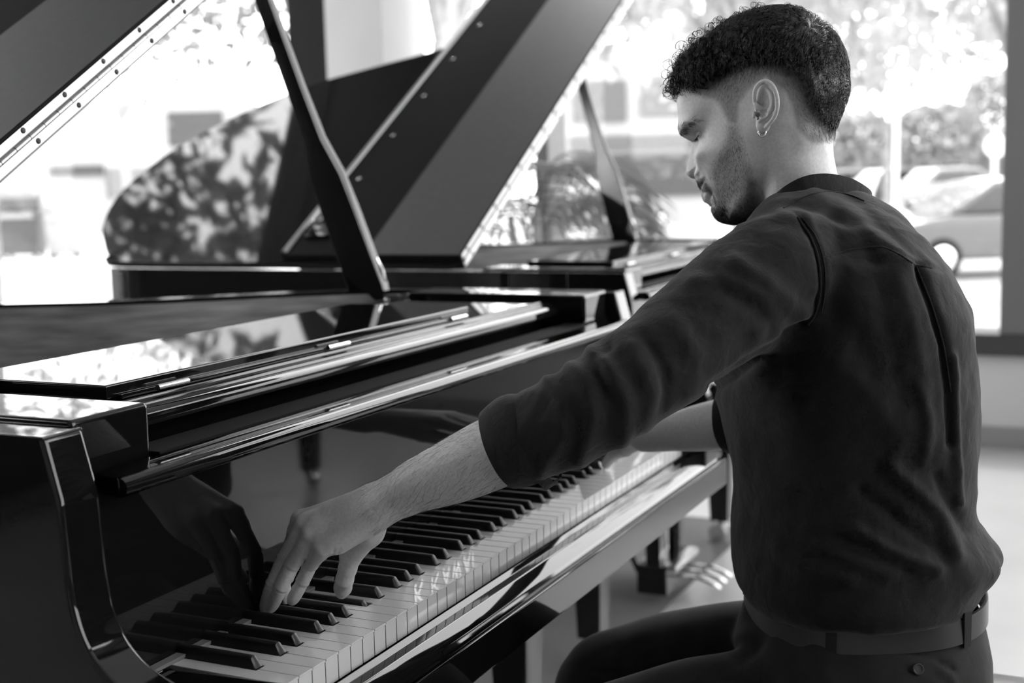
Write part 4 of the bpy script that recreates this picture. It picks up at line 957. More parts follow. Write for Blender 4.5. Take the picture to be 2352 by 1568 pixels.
# the dark top: a displaced scalp with waves, covered with curling locks
px_, py_ = hx, hy
def top_thick(x, y):
    front = np.clip((1800-x)/150, 0, 1); top = np.clip((170-y)/110, 0, 1); return .0035+.0105*np.maximum(front*.75, top)*np.clip((215-y)/60, 0, 1)
mk = soft_poly(px_, py_, P_DARK, 12); T = top_thick(px_, py_)
T2 = np.concatenate([T, T]); mk2 = np.concatenate([mk, mk])
wav = .30*noise3(HVt*1., 330, 3)+.25*noise3(HVt, 700, 4)
CapV = HVt+HNrm*((T2*(.45+.6*wav)*mk2)-.0022*(1-mk2))[:, None]
keep = (mk2[HF] > .02).all(1); used = np.unique(HF[keep]); rem = np.full(len(HVt), -1); rem[used] = np.arange(len(used))
cap = (CapV[used], rem[HF[keep]])
WH = head_pt(*[np.array([v]) for v in (*fu(1862, 75, .01), .012)])[0]     # whorl at the crown
def locks(n, seed):
    P, N, x, y, side, g = roots(n, lambda x, y: (soft_poly(x, y, P_DARK, 3) > .5)*1., seed); th = top_thick(x, y); K = 13
    L = (.009+.026*np.clip((th-.0035)/.0105, 0, 1))*g.uniform(.7, 1.2, n)
    D = P-WH; D /= np.linalg.norm(D, axis=1)[:, None]+1e-6; D = D-.3*HV+g.normal(0, .18, D.shape); D -= N*np.sum(D*N, 1)[:, None]; D /= np.linalg.norm(D, axis=1)[:, None]; S = np.cross(N, D)
    curl = np.clip((1830-x)/160, 0, 1); amp = (.0008+.0032*curl)*g.uniform(.6, 1.3, n); fr = g.uniform(.9, 1.7, n)*(1+.7*curl); ph = np.round(noise3(P, 260, 9)*4)*1.5+g.normal(0, .35, n)
    t = np.linspace(0, 1, K)[None, :]; s_ = L[:, None]*t; env = th[:, None]*(.45+.6*np.sin(math.pi*np.minimum(1, t*1.05)))*np.minimum(1, t*3+.15)+(amp*.7)[:, None]*np.cos(fr[:, None]*6.28*t+ph[:, None])*t**.5
    lat = amp[:, None]*np.sin(fr[:, None]*6.28*t+ph[:, None])*t**.5
    C = P[:, None]+D[:, None]*s_[..., None]+N[:, None]*(env-s_**2/.17)[..., None]+S[:, None]*lat[..., None]
    return strands(C, np.linspace(1, .35, K)[None, :]*(.00028*g.uniform(.7, 1.3, n))[:, None])
lk = locks(8000, 41)
# loose curls over the forehead and along the top outline
def curls():
    g = np.random.default_rng(5); P = []; K = 26
    spots = [(1552, 190, 11), (1543, 205, 10), (1548, 176, 9), (1556, 160, 9), (1562, 145, 9), (1570, 130, 9), (1585, 113, 9), (1600, 98, 8), (1618, 82, 8), (1640, 68, 8), (1660, 58, 8), (1685, 46, 7), (1710, 36, 7), (1556, 206, 10), (1563, 185, 10), (1574, 160, 10), (1740, 27, 6), (1546, 218, 10), (1566, 205, 9), (1590, 135, 9), (1612, 112, 9)]
    for x, y, rad in spots:
        for j in range(16):
            n = g.uniform(-.030, .042); r0 = rad*g.uniform(.7, 1.5)*HS; c = HO+((1795-x+g.normal(0, 4))*HS-n*math.sin(TAU)*.5)*HL+(265-y+g.normal(0, 4))*HS*HV+HN*n
            a0 = g.uniform(0, 6.28); tw = g.uniform(1.0, 1.7); t = np.linspace(0, 1, K); a = a0+tw*6.28*t; sp = g.normal(0, .004)
            A1 = HL*math.cos(g.uniform(-.5, .5))+HN*g.uniform(-.5, .5); rr_ = r0*(1-.35*t)
            P.append(c+np.outer(np.cos(a)*rr_, A1)+np.outer(np.sin(a)*rr_, HV)+np.outer(sp*t, HN))
    P = np.array(P); return strands(P, np.linspace(1, .5, K)[None, :]*g.uniform(.0002, .00045, len(P))[:, None])
def clumps(n, seed, m=14):
    P, N, x, y, side, g = roots(n, lambda x, y: (soft_poly(x, y, P_DARK, 3) > .6)*np.clip((1845-x)/120, .0, 1)*np.clip((215-y)/60, .05, 1), seed); K = 18
    D = P-WH; D /= np.linalg.norm(D, axis=1)[:, None]; D = D-.2*HV+g.normal(0, .35, D.shape); D -= N*np.sum(D*N, 1)[:, None]; D /= np.linalg.norm(D, axis=1)[:, None]; S = np.cross(N, D)
    fr = np.clip((1800-x)/180, .25, 1); a = (.0018+.0034*fr)*g.uniform(.7, 1.3, n); h0 = top_thick(x, y)*.75+.0015; L = g.uniform(.012, .024, n); tw = g.uniform(1.2, 2.3, n); ph = g.uniform(0, 6.28, n); out = []
    t = np.linspace(0, 1, K)[None, :]
    for j in range(m):
        o = g.normal(0, .0011, (3, n, 1)); aj = (a*g.uniform(.85, 1.15, n))[:, None]; pj_ = (ph+g.normal(0, .25, n))[:, None]; s_ = (L*g.uniform(.9, 1.1, n))[:, None]*t; w = tw[:, None]*6.28*t+pj_; gr = np.minimum(1, t*4)
        C = P[:, None]+D[:, None]*(s_+o[0])[..., None]+N[:, None]*(gr*h0[:, None]+aj*np.cos(w)*gr+o[1]*gr-s_**2/.17)[..., None]+S[:, None]*(aj*np.sin(w)*gr+o[2])[..., None]
        out.append(strands(C, np.linspace(1, .45, K)[None, :]*g.uniform(.00018, .00034, n)[:, None]))
    return join_vf(out)
cu = join_vf([curls(), clumps(330, 77, 12)])
V, F = join_vf([cap, lk, cu]+hp); hair_ob = link('hair', fast_mesh('hair', body_space(V), F), M_HAIR, person); hair_ob['label'] = 'short black hair, curly on top and faded at the sides'
V, F = join_vf([beard, brow, lash]); link('beard', fast_mesh('beard', body_space(V), F), M_HAIR, person)
# hoop earring
hc = E0+ER*ept(1755, 304, 0)[0]+EU*ept(1755, 304, 0)[1]+EC*.006
ring = [hc+.0042*(ER*math.cos(a)+EU*math.sin(a)) for a in np.linspace(-3.6, .45, 26)]
mb = MB().tube([body_space(p) for p in ring], .0009, 10); er = mb.build('earring', M_SILVER, person); er['label'] = 'small silver hoop earring'
# ---------------------------------------------------------------- the man: arms and hands
def pz(x, y, z):                # point of the plane z seen at (x, y)
    d = CF+CS*(x-1176)/FPX-CU*(y-784)/FPX; return CP+d*(z-CP[2])/d[2]
ELB, WRI, SHO = px(1400, 905, 1.335), px(868, 1158, 1.405), px(1790, 640, 1.45)
def left_arm():
    MCP = [px(742, 1258, 1.402), px(716, 1228, 1.412), px(700, 1206, 1.428), px(690, 1196, 1.450)]
    PIP = [px(712, 1299, 1.432), px(668, 1302, 1.428), px(652, 1288, 1.440), px(660, 1280, 1.468)]
    DIP = [px(692, 1341, 1.440), px(644, 1352, 1.433), px(625, 1346, 1.440), px(650, 1335, 1.470)]
    TIP = [pz(670, 1380, KZ+.0185), pz(621, 1397, KZ+.0085), pz(609, 1398, KZ+.007), pz(655, 1376, KZ+.012)]
    RD = [(.0084, .0074, .0067, .0060), (.0092, .0082, .0074, .0064), (.0096, .0085, .0076, .0066), (.0095, .0085, .0076, .0066)]
    TC, TM, TI, TT = px(846, 1218, 1.432), px(806, 1276, 1.455), px(791, 1333, 1.468), pz(785, 1360, KZ+.0135)
    pts = np.vstack([MCP, PIP, DIP, TIP, [TC, TM, TI, TT, WRI, ELB]]); S = SDF(pts.min(0)-.05, pts.max(0)+.05, .0014)
    # forearm
    fa = [(WRI, .0195), (px(905, 1142, 1.400), .0205), (px(955, 1116, 1.392), .0262), (px(1045, 1080, 1.378), .0325), (px(1140, 1036, 1.362), .0362), (px(1260, 975, 1.345), .038), (ELB, .038)]
    q = spline([tuple(p)+(r,) for p, r in fa], 24); S.chain(q[:, :3], q[:, 3], .006)
    wx = (MCP[0]-MCP[3]); wx /= np.linalg.norm(wx)
    for o in (-.011, .010): S.cap(WRI+wx*o, px(915, 1137, 1.400)+wx*o*.9, .0150, .0175, .008)
    # palm
    for k in range(4):
        r = (.0105, .0115, .012, .0115)[k]; S.cap(WRI+wx*(.013-.009*k), MCP[k], .0145, r, .010)
    S.cap(px(862, 1185, 1.398), px(778, 1246, 1.404), .0150, .0120, .010)                # heel of the little finger side
    S.chain([px(868, 1180, 1.42), TC, TM], [.014, .0165, .0125], .010)                   # ball of the thumb
    # fingers, each its own chain
    for k in range(4):
        a = spline([tuple(MCP[k])+(RD[k][0],), tuple((MCP[k]*.45+PIP[k]*.55))+(RD[k][0]*.93,), tuple(PIP[k])+(RD[k][1],), tuple((PIP[k]+DIP[k])/2)+(RD[k][2]*1.03,), tuple(DIP[k])+(RD[k][2],), tuple(DIP[k]*.35+TIP[k]*.65)+(RD[k][3]*1.08,), tuple(TIP[k])+(RD[k][3]*.86,)], 20)
        g = SDF.__new__(SDF); g.lo, g.h, g.n = S.lo, S.h, S.n; g.g = np.full(S.n, 9., np.float32) if k == 0 else g0
        g0 = g.g; g.g[...] = 9.; g.chain(a[:, :3], a[:, 3], .003)
        d = g.g; h = np.clip(.5+.5*(S.g-d)/.0012, 0, 1); S.g = S.g*(1-h)+d*h-.0012*h*(1-h)
        S.cap(MCP[k]*.8+WRI*.2, MCP[k]*.75+PIP[k]*.25, RD[k][0]*1.0, RD[k][0]*.98, .006)
    S.chain([TM, (TM+TI)/2, TI, TI*.4+TT*.6, TT], [.0118, .0100, .0100, .0098, .0078], .004)
    # web creases
    for k in range(3): S.cap((MCP[k]+MCP[k+1])/2*.35+(PIP[k]+PIP[k+1])/2*.65, (PIP[k]+PIP[k+1])/2, .0012, .0022, .002, True)
    V, F = S.mesh(3); N = vnormals(V, F)
    if np.sum(N*(V-V.mean(0))) < 0: N = -N
    d = np.zeros(len(V))                                       # creases over the finger joints, knuckles
    for k in range(4):
        for J, A_ in ((PIP[k], DIP[k]-MCP[k]), (DIP[k], TIP[k]-PIP[k])):
            A_ = A_/np.linalg.norm(A_)
            for o, h in ((0, -.0006), (.0035, -.0003), (-.0035, .00045)):
                s_ = (V-J)@A_-o; rr_ = np.linalg.norm(V-J, axis=1); d += np.where(rr_ < .015, h*np.exp(-.5*(s_/.0011)**2), 0)
        d += .0014*np.exp(-.5*(np.linalg.norm(V-(MCP[k]+np.array([0, 0, .009])), axis=1)/.006)**2)
        if k < 3:
            a, b = (MCP[k]+MCP[k+1])/2*.8+WRI*.2, (MCP[k]+MCP[k+1])/2; t_ = np.clip(((V-a)@(b-a))/((b-a)@(b-a)), 0, 1); d -= .0014*np.exp(-.5*(np.linalg.norm(V-a-np.outer(t_, b-a)-np.array([0, 0, .010]), axis=1)/.005)**2)
    A_ = (TT-TI)/np.linalg.norm(TT-TI)
    for o in (0, .004): s_ = (V-TI)@A_-o; d += np.where(np.linalg.norm(V-TI, axis=1) < .017, -.0006*np.exp(-.5*(s_/.0012)**2), 0)
    for P_ in ([px(882, 1196, 1.40), px(872, 1180, 1.395), px(860, 1168, 1.39)], [px(782, 1262, 1.395), px(776, 1272, 1.395)], [px(768, 1262, 1.392), px(764, 1278, 1.394)]):
        for a, b in zip(P_[:-1], P_[1:]): t_ = np.clip(((V-a)@(b-a))/((b-a)@(b-a)), 0, 1); q_ = V-a-np.outer(t_, b-a); q_ = q_-np.outer(q_@CF, CF); d -= np.where(N@CF < 0, .0012*np.exp(-.5*(np.linalg.norm(q_, axis=1)/.0014)**2), 0)
    return V+N*d[:, None], F, (WRI, fa)
lV, lF, _fa = left_arm()
RELB, RWRI, RSH = px(1735, 962, 1.80), px(1478, 1003, 1.90), px(1905, 630, 1.78)
def right_arm():
    tipx = [(1332, 1068), (1346, 1056), (1360, 1048), (1376, 1042)]; TIP = [pz(x, y, KZ+.008) for x, y in tipx]
    d = TIP[1]-RWRI; MCP = [RWRI+(TIP[k]-RWRI)*.52+np.array([0, 0, .030]) for k in range(4)]; PIP = [RWRI+(TIP[k]-RWRI)*.78+np.array([0, 0, .028]) for k in range(4)]
    TT = pz(1392, 1066, KZ+.010); pts = np.vstack([TIP, MCP, [RWRI, RELB, TT]]); S = SDF(pts.min(0)-.05, pts.max(0)+.06, .0022)
    q = spline([tuple(RWRI)+(.021,), tuple(RWRI*.75+RELB*.25)+(.025,), tuple(RWRI*.4+RELB*.6)+(.033,), tuple(RELB)+(.036,)], 14); S.chain(q[:, :3], q[:, 3], .006)
    for k in range(4):
        S.cap(RWRI, MCP[k], .016, .011, .008); S.chain([MCP[k], PIP[k], PIP[k]*.4+TIP[k]*.6+np.array([0, 0, .004]), TIP[k]], [.0098, .009, .008, .0068], .0025)
    S.chain([RWRI, RWRI*.55+TT*.45+np.array([0, 0, .004]), RWRI*.25+TT*.75+np.array([0, 0, .008]), TT], [.015, .0135, .0105, .008], .005)
    return S.mesh(2)
rV, rF = right_arm()
# torso and legs inside the clothes
PEL = np.array([.57, -.455, .60]); LH, LK, LA = np.array([.50, -.43, .575]), np.array([.375, -.10, .505]), np.array([.37, -.06, .09])
RH, RK, RA = np.array([.66, -.42, .575]), np.array([.645, -.075, .505]), np.array([.70, -.05, .09])
NB = px(1885, 520, 1.575)
def core():
    S = SDF((.2, -.65, .02), (1.0, .12, 1.32), .009)
    S.chain([PEL, (PEL+NB)/2+np.array([0, -.01, 0]), NB], [.095, .10, .06], .03)
    S.chain([NB, SHO, ELB], [.05, .042, .030], .03).chain([NB, RSH, RELB], [.05, .042, .028], .03)
    S.chain([PEL, LH, LK, LA], [.09, .065, .048, .032], .03).chain([PEL, RH, RK, RA], [.09, .065, .048, .032], .03)
    return S.mesh(1)
cV, cF = core()
V, F = join_vf([(HVt, HF), (ear_n, eF), (ear_f, eF[:, ::-1]), lidU, lidL, (mirror(lidU[0]), lidU[1][:, ::-1]), (mirror(lidL[0]), lidL[1][:, ::-1]), (lV, lF), (rV, rF), (cV, cF)])
me = fast_mesh('body', body_space(V), F); at_ = np.zeros(len(V)); at_[:len(head_hair)] = head_hair; set_attr(me, 'hair', at_)
body = link('body', me, M_SKIN, person)
# fine dark hair on the left forearm and hand
def arm_hair():
    g = np.random.default_rng(3); N = vnormals(lV, lF)
    ax = ELB-WRI; L = np.linalg.norm(ax); ax = ax/L; s = (lV-WRI)@ax
    if np.mean(np.sum(N*((lV-WRI)-np.outer(s, ax)), 1)[s > .05]) < 0: N = -N
    idx = np.where((s > -.01) & (s < .20))[0]; idx = g.choice(idx, 2600); P = lV[idx]; n = N[idx]
    D = -np.tile(ax, (len(idx), 1))+.9*noise3(P, 60, 7)[:, None]*np.array([0, 0, -1])-np.array([0, 0, .45])+g.normal(0, .25, (len(idx), 3)); D -= n*np.sum(D*n, 1)[:, None]; D /= np.linalg.norm(D, axis=1)[:, None]
    S = np.cross(n, D); t = np.linspace(0, 1, 5)[None, :, None]; Ln = g.uniform(.006, .014, len(idx))[:, None, None]
    C = P[:, None]+Ln*(D[:, None]*t+n[:, None]*(.22*t-.10*t*t)+S[:, None]*(g.normal(0, .25, len(idx))[:, None, None]*t*t))
    return strands(C, .00008*(1-.7*t[..., 0])*np.ones((len(idx), 1)))
V, F = arm_hair(); link('arm_hair', fast_mesh('arm_hair', body_space(V), F), M_HAIR, person)['kind'] = 'stuff'

# ---------------------------------------------------------------- clothes
def cloth_mat(name, v, weave, rough=.85, sheen=.16, bump=.35, dist=.0012):
    m = mat(name, v, rough, .25, noise=(35, .25), sheen=sheen); n = m.node_tree.nodes; l = m.node_tree.links; b = n['Principled BSDF']
    tc = n.new('ShaderNodeTexCoord'); t = n.new('ShaderNodeTexNoise'); t.inputs['Scale'].default_value = weave; t.inputs['Detail'].default_value = 3
    t2 = n.new('ShaderNodeTexNoise'); t2.inputs['Scale'].default_value = 55; t2.inputs['Detail'].default_value = 6; t2.inputs['Distortion'].default_value = .6
    ad = n.new('ShaderNodeMath'); ad.operation = 'MULTIPLY_ADD'; ad.inputs[1].default_value = .25
    l.new(tc.outputs['Object'], t.inputs['Vector']); l.new(tc.outputs['Object'], t2.inputs['Vector']); l.new(t.outputs['Fac'], ad.inputs[0]); l.new(t2.outputs['Fac'], ad.inputs[2])
    bp = n.new('ShaderNodeBump'); bp.inputs['Strength'].default_value = bump; bp.inputs['Distance'].default_value = dist; l.new(ad.outputs[0], bp.inputs['Height']); l.new(bp.outputs['Normal'], b.inputs['Normal']); return m
M_SHIRT = cloth_mat('shirt_linen', .0075, 1400, bump=.6, dist=.0035, sheen=.14)
M_TROUS = cloth_mat('trouser_cotton', .014, 1200, sheen=.08)
M_LEATHER = mat('belt_leather', .025, .34, .5, bump=(700, .12, .0006))
hor = CF.copy(); hor[2] = 0; hor /= np.linalg.norm(hor)
def loft(rings, n=56, e=2.3):
    V = []; F = []
    for ring_ in rings:
        y, xl, xr, t, b = ring_[:5]; tilt = ring_[5] if len(ring_) > 5 else 0
        c = px((xl+xr)/2, y, t); a = (xr-xl)/2*t/FPX
        for k in range(n):
            w = 2*math.pi*k/n; cc, ss = math.cos(w), math.sin(w); V.append(c+CS*a*math.copysign(abs(cc)**(2/e), cc)+hor*b*math.copysign(abs(ss)**(2/e), ss)-np.array([0, 0, tilt*max(0, .15-cc)]))
    m = len(rings); F = [(i*n+k, i*n+(k+1) % n, (i+1)*n+(k+1) % n, (i+1)*n+k) for i in range(m-1) for k in range(n)]
    F += [tuple(range(n-1, -1, -1)), tuple((m-1)*n+k for k in range(n))]
    return V, F
def tube_vf(pts, n=28):
    q = spline([tuple(p)+(r,) for p, r in pts], len(pts)*5); mb = MB(); mb.tube(q[:, :3], list(q[:, 3]), n); return mb.v, mb.f
def merge(parts):
    V = []; F = []
    for v, f in parts: o = len(V); V += [tuple(p) for p in v]; F += [tuple(i+o for i in q) for q in f]
    return V, F
TOR = [(436, 1800, 1975, 1.555, .048), (458, 1766, 2012, 1.56, .080), (485, 1738, 2050, 1.565, .118), (530, 1712, 2088, 1.57, .158), (600, 1680, 2148, 1.57, .185), (700, 1652, 2193, 1.57, .195), (800, 1640, 2211, 1.575, .19), (900, 1646, 2220, 1.575, .182),
       (1000, 1668, 2221, 1.58, .175), (1080, 1685, 2210, 1.58, .17), (1150, 1693, 2208, 1.58, .17), (1195, 1692, 2242, 1.58, .176), (1232, 1690, 2272, 1.58, .18), (1256, 1690, 2272, 1.58, .18), (1282, 1690, 2240, 1.58, .180), (1302, 1690, 2214, 1.58, .184, .003), (1322, 1692, 2212, 1.58, .184, .008), (1336, 1700, 2206, 1.58, .176, .013), (1346, 1725, 2198, 1.58, .156, .015)]
SLV = [(px(1850, 640, 1.48), .070), (SHO, .074), (px(1700, 692, 1.42), .068), (px(1600, 765, 1.39), .0615), (px(1500, 838, 1.36), .0545), (px(1400, 908, 1.338), .0495), (px(1300, 965, 1.338), .0480), (px(1215, 1004, 1.348), .0450), (px(1160, 1030, 1.357), .0425)]
RSL = [(px(1960, 640, 1.74), .065), (RSH, .068), (px(1840, 790, 1.80), .058), (px(1775, 920, 1.80), .050), (px(1720, 965, 1.80), .044)]
def proj(P):
    d = P-CP; z = d@CF; return 1176+FPX*(d@CS)/z, 784-FPX*(d@CU)/z, z
def make_shirt():
    bl = MB().sphere(px(2205, 1225, 1.62), (.040, .042, .028), 20, 12); b2 = MB().sphere(px(2140, 1245, 1.53), (.042, .036, .034), 20, 12)
    sh = MB().tube(spline([NB+np.array([0, 0, -.01]), (NB+SHO)/2+np.array([0, 0, .018]), SHO+np.array([0, 0, .010])], 8), [.045, .05, .056, .06, .062, .062, .06, .055], 20)
    V, F = merge([loft(TOR), tube_vf(SLV), tube_vf(RSL), (b2.v, b2.f), (sh.v, sh.f)])
    V, F = remesh(V, F, .0040, 20, .6); N = vnormals(V, F)
    if np.sum(N*(V-V.mean(0))) < 0: N = -N; F = F[:, ::-1]
    x, y, z = proj(V); facing = np.clip(-(N@CF)*2+.9, 0, 1)
    D = .0022*noise3(V, 38, 1)+.0014*noise3(V, 85, 2)+.0007*noise3(V, 190, 5)
    # hanging and pulling folds: (polyline in the photograph's frame, width px, height mm)
    FO = [([(1690, 605), (1760, 650), (1845, 722)], 15, 6), ([(1640, 640), (1720, 700), (1800, 760)], 16, -4), ([(1590, 650), (1660, 640), (1760, 690)], 12, 3.5), ([(1740, 760), (1775, 720), (1800, 790), (1770, 830)], 12, 3),
          ([(1350, 800), (1400, 850), (1440, 930), (1430, 1010)], 15, 6), ([(1300, 830), (1345, 880), (1360, 960), (1330, 1050)], 13, 5), ([(1450, 800), (1500, 900), (1480, 980)], 16, 5), ([(1250, 865), (1290, 920), (1290, 1000), (1240, 1080)], 12, 4), ([(1400, 795), (1370, 830), (1390, 900)], 9, -4), ([(1550, 740), (1600, 820), (1590, 900)], 18, 4), ([(1480, 770), (1530, 860), (1520, 940)], 10, -4),
          ([(2045, 1070), (2105, 1126), (2152, 1173), (2195, 1280)], 13, 8), ([(1964, 1215), (2054, 1271), (2152, 1310)], 12, 8), ([(1880, 1250), (1960, 1290), (2050, 1320)], 12, 4), ([(2150, 1090), (2180, 1160), (2215, 1215)], 10, -6), ([(1980, 1130), (2080, 1210), (2170, 1270)], 12, -5), ([(1790, 1260), (1850, 1310), (1950, 1330)], 14, 4),
          ([(2186, 820), (2190, 930), (2192, 1028), (2198, 1156)], 7, 6), ([(2108, 615), (2138, 700), (2168, 790), (2178, 900), (2182, 1020)], 7, -9), ([(2060, 620), (2090, 720), (2120, 860), (2130, 1000)], 14, 3), ([(2000, 600), (2040, 760), (2070, 930)], 16, -2.5), ([(2105, 880), (2130, 960), (2120, 1060)], 9, 3),
          ([(1870, 445), (1960, 500), (2080, 605)], 13, 4), ([(1830, 470), (1920, 520), (2020, 600)], 10, -3), ([(1790, 490), (1880, 500), (1980, 570)], 10, 3), ([(1930, 430), (2020, 510), (2110, 590)], 9, -2.5),
          ([(1700, 520), (1790, 500), (1880, 512), (1960, 540)], 9, 3.5), ([(1880, 592), (1960, 571), (2025, 566), (2100, 606), (2165, 619)], 3.5, -2.2), ([(1828, 497), (1862, 545), (1880, 600), (1884, 660), (1874, 720), (1852, 748)], 4, -3), ([(1845, 497), (1880, 545), (1897, 600), (1900, 660), (1890, 720)], 5, 1.6),
          ([(1850, 750), (1780, 800), (1700, 850), (1640, 890)], 9, -9), ([(1900, 700), (1960, 760), (2000, 850)], 20, -3), ([(1900, 820), (1990, 900), (2060, 1010)], 22, 3)]
    for P, w, h in FO: D += facing*h*1e-3*np.exp(-.5*(seg_dist(x, y, P)/w)**2)
    rid = lambda sc, sd: 1-np.abs(np.clip(noise3(V*np.array([1., 1., .55]), sc, sd)*1.6, -1, 1))
    wr = np.exp(-.5*(seg_dist(x, y, [(2130, 800), (2140, 1100), (2080, 1250), (1900, 1310)])/70)**2)+.8*np.exp(-.5*(seg_dist(x, y, [(1250, 960), (1400, 900), (1560, 800)])/80)**2)+.7*np.exp(-.5*(seg_dist(x, y, [(1850, 720), (1960, 560), (2080, 600)])/60)**2)
    D += .0016*rid(48, 21)**3*(.35+wr)+.0011*rid(95, 22)**3*(.3+wr)
    V = V+N*D[:, None]
    for _ in range(1): V = relax(V, F, .25)
    return V, F
V, F = make_shirt(); shirt = link('shirt', fast_mesh('shirt', body_space(V), F), M_SHIRT, person); shirt['label'] = 'dark linen shirt with a band collar and rolled sleeves'
# stitched seams lying on the cloth
from mathutils.bvhtree import BVHTree
_bv = BVHTree.FromPolygons([tuple(p) for p in V], [tuple(f) for f in F])
def on_cloth(pts, n=40, lift=.0004):
    out = []
    for x_, y_ in spline(pts, n):
        d = CF+CS*(x_-1176)/FPX-CU*(y_-784)/FPX; h = _bv.ray_cast(Vector(CP), Vector(d).normalized())
        if h[0] is not None: nn = np.array(h[1]); nn = nn if nn@CF < 0 else -nn; out.append(np.array(h[0])+nn*lift)
    return out
for pts, r in (([(1832, 500), (1862, 545), (1880, 600), (1884, 660), (1875, 715), (1856, 745)], .0013), ([(1843, 500), (1874, 545), (1892, 600), (1896, 660), (1887, 715)], .0007), ([(1890, 592), (1960, 573), (2020, 567), (2062, 583), (2100, 606), (2140, 616)], .0010), ([(2104, 612), (2136, 690), (2166, 790), (2184, 900)], .0012),
               ([(1800, 478), (1850, 452), (1900, 440), (1950, 448), (1985, 462)], .0009)):
    q = on_cloth(pts)
    if len(q) > 8: MB().tube([body_space(p) for p in q], r, 6).build('seam', M_SHIRT, shirt)
# rolled cuff, a little wider than the sleeve, open at its end
def band(path, rad, thick, name, m, parent):
    q = spline([tuple(p)+(r,) for p, r in zip(path, rad)], 14); mb = MB(); mb.tube(q[:, :3], list(q[:, 3]), 40, caps=False); o = len(mb.v)
    mb.tube(q[:, :3], list(q[:, 3]-thick), 40, caps=False); n = 40; L = 13*n
    mb.f = mb.f[:len(mb.f)//2]+[tuple(reversed(f)) for f in mb.f[len(mb.f)//2:]]+[(k, o+k, o+(k+1) % n, (k+1) % n) for k in range(n)]+[(L+k, L+(k+1) % n, o+L+(k+1) % n, o+L+k) for k in range(n)]
    P = np.array(mb.v); nz = noise3(P, 70, 8)*.0022+noise3(P, 160, 9)*.0009; c = np.array([q[np.argmin(((q[:, :3]-p)**2).sum(1)), :3] for p in P]); d = P-c; P = P+d/np.linalg.norm(d, axis=1)[:, None]*nz[:, None]
    mb.v = [tuple(p) for p in body_space(P)]; return mb.build(name, m, parent)
band([px(1228, 1000, 1.347), px(1205, 1010, 1.350), px(1175, 1022, 1.355), px(1147, 1034, 1.359)], [.0445, .0478, .0470, .0432], .005, 'cuff', M_SHIRT, shirt)
RD_ = (RWRI-RELB)/np.linalg.norm(RWRI-RELB); band([RELB-RD_*.01, RELB+RD_*.01, RELB+RD_*.03, RELB+RD_*.045], [.045, .046, .045, .043], .005, 'cuff', M_SHIRT, shirt)
q = [px(x_, y_, t_) for x_, y_, t_ in ((1207, 1042, 1.325), (1222, 1062, 1.322), (1243, 1098, 1.328), (1262, 1116, 1.338), (1283, 1104, 1.345), (1286, 1088, 1.345))]
w_ = [.003, .007, .008, .008, .007, .003]; V = []
for p, w in zip(q, w_):
    for a, b in ((-1, 0), (1, 0), (1, 1), (-1, 1)): V.append(p+CU*w*a*.6+CS*w*a*.5+CF*.0022*b)
F = [(i*4+k, i*4+(k+1) % 4, i*4+4+(k+1) % 4, i*4+4+k) for i in range(5) for k in range(4)]+[(3, 2, 1, 0), (20, 21, 22, 23)]
MB().add(body_space(V), F).build('cuff_tab', M_SHIRT, shirt)
# stand collar
top = spline([px(*p) for p in [(1748, 486, 1.53), (1772, 455, 1.496), (1810, 424, 1.477), (1855, 404, 1.474), (1905, 400, 1.487), (1955, 411, 1.513), (1992, 432, 1.545), (2001, 446, 1.575), (1980, 452, 1.605), (1925, 450, 1.622), (1850, 455, 1.620), (1785, 470, 1.595), (1750, 488, 1.560)]], 72, True)
cen = top.mean(0); cup = np.array([-.05, -.22, 1.]); cup /= np.linalg.norm(cup); V = []; F = []
for i, p in enumerate(top):
    o = p-cen; o -= cup*(o@cup); o /= np.linalg.norm(o); rip = .0006*math.sin(i*2.1)
    for h, r in ((0, -.0020), (.0008, .0004), (-.006, .0026+rip), (-.016, .0042-rip), (-.0225, .0050), (-.0235, .0068), (-.030, .0074), (-.030, -.001), (-.014, -.0005)): V.append(p+cup*h+o*r)
n = 9; F = [(i*n+k, ((i+1) % 72)*n+k, ((i+1) % 72)*n+(k+1) % n, i*n+(k+1) % n) for i in range(72) for k in range(n)]
MB().add(body_space(V), F).build('collar', M_SHIRT, shirt, smooth=50)
# ---------------------------------------------------------------- trousers, belt
HIP = [(1335, 1742, 2212, 1.58, .152), (1362, 1736, 2218, 1.58, .156), (1400, 1726, 2230, 1.58, .166), (1450, 1712, 2238, 1.58, .178), (1510, 1700, 2241, 1.585, .186), (1580, 1700, 2240, 1.59, .188), (1650, 1715, 2232, 1.59, .186), (1705, 1745, 2205, 1.59, .175), (1728, 1790, 2160, 1.59, .15)]
V, F = merge([loft(HIP, e=2.5), tube_vf([(LH+np.array([.02, -.06, .0]), .092), (LH, .090), ((LH+LK)/2+np.array([0, 0, .012]), .083), (LK+np.array([0, -.02, .006]), .071), (LK+np.array([0, .012, -.035]), .066), ((LK+LA)/2+np.array([0, .01, .05]), .060), (LA+np.array([0, 0, .02]), .055)]),
              tube_vf([(RH+np.array([-.02, -.06, 0]), .092), (RH, .090), ((RH+RK)/2+np.array([0, 0, .014]), .084), (RK+np.array([0, -.02, .008]), .072), (RK+np.array([0, .012, -.035]), .067), ((RK+RA)/2+np.array([0, .01, .05]), .060), (RA+np.array([0, 0, .02]), .055)])])
V, F = remesh(V, F, .0055, 9, .6); N = vnormals(V, F)
if np.sum(N*(V-V.mean(0))) < 0: N = -N; F = F[:, ::-1]
x, y, z = proj(V); fc = np.clip(-(N@CF)*4+.8, 0, 1); Dp = .002*noise3(V, 45, 11)+.001*noise3(V, 110, 12)
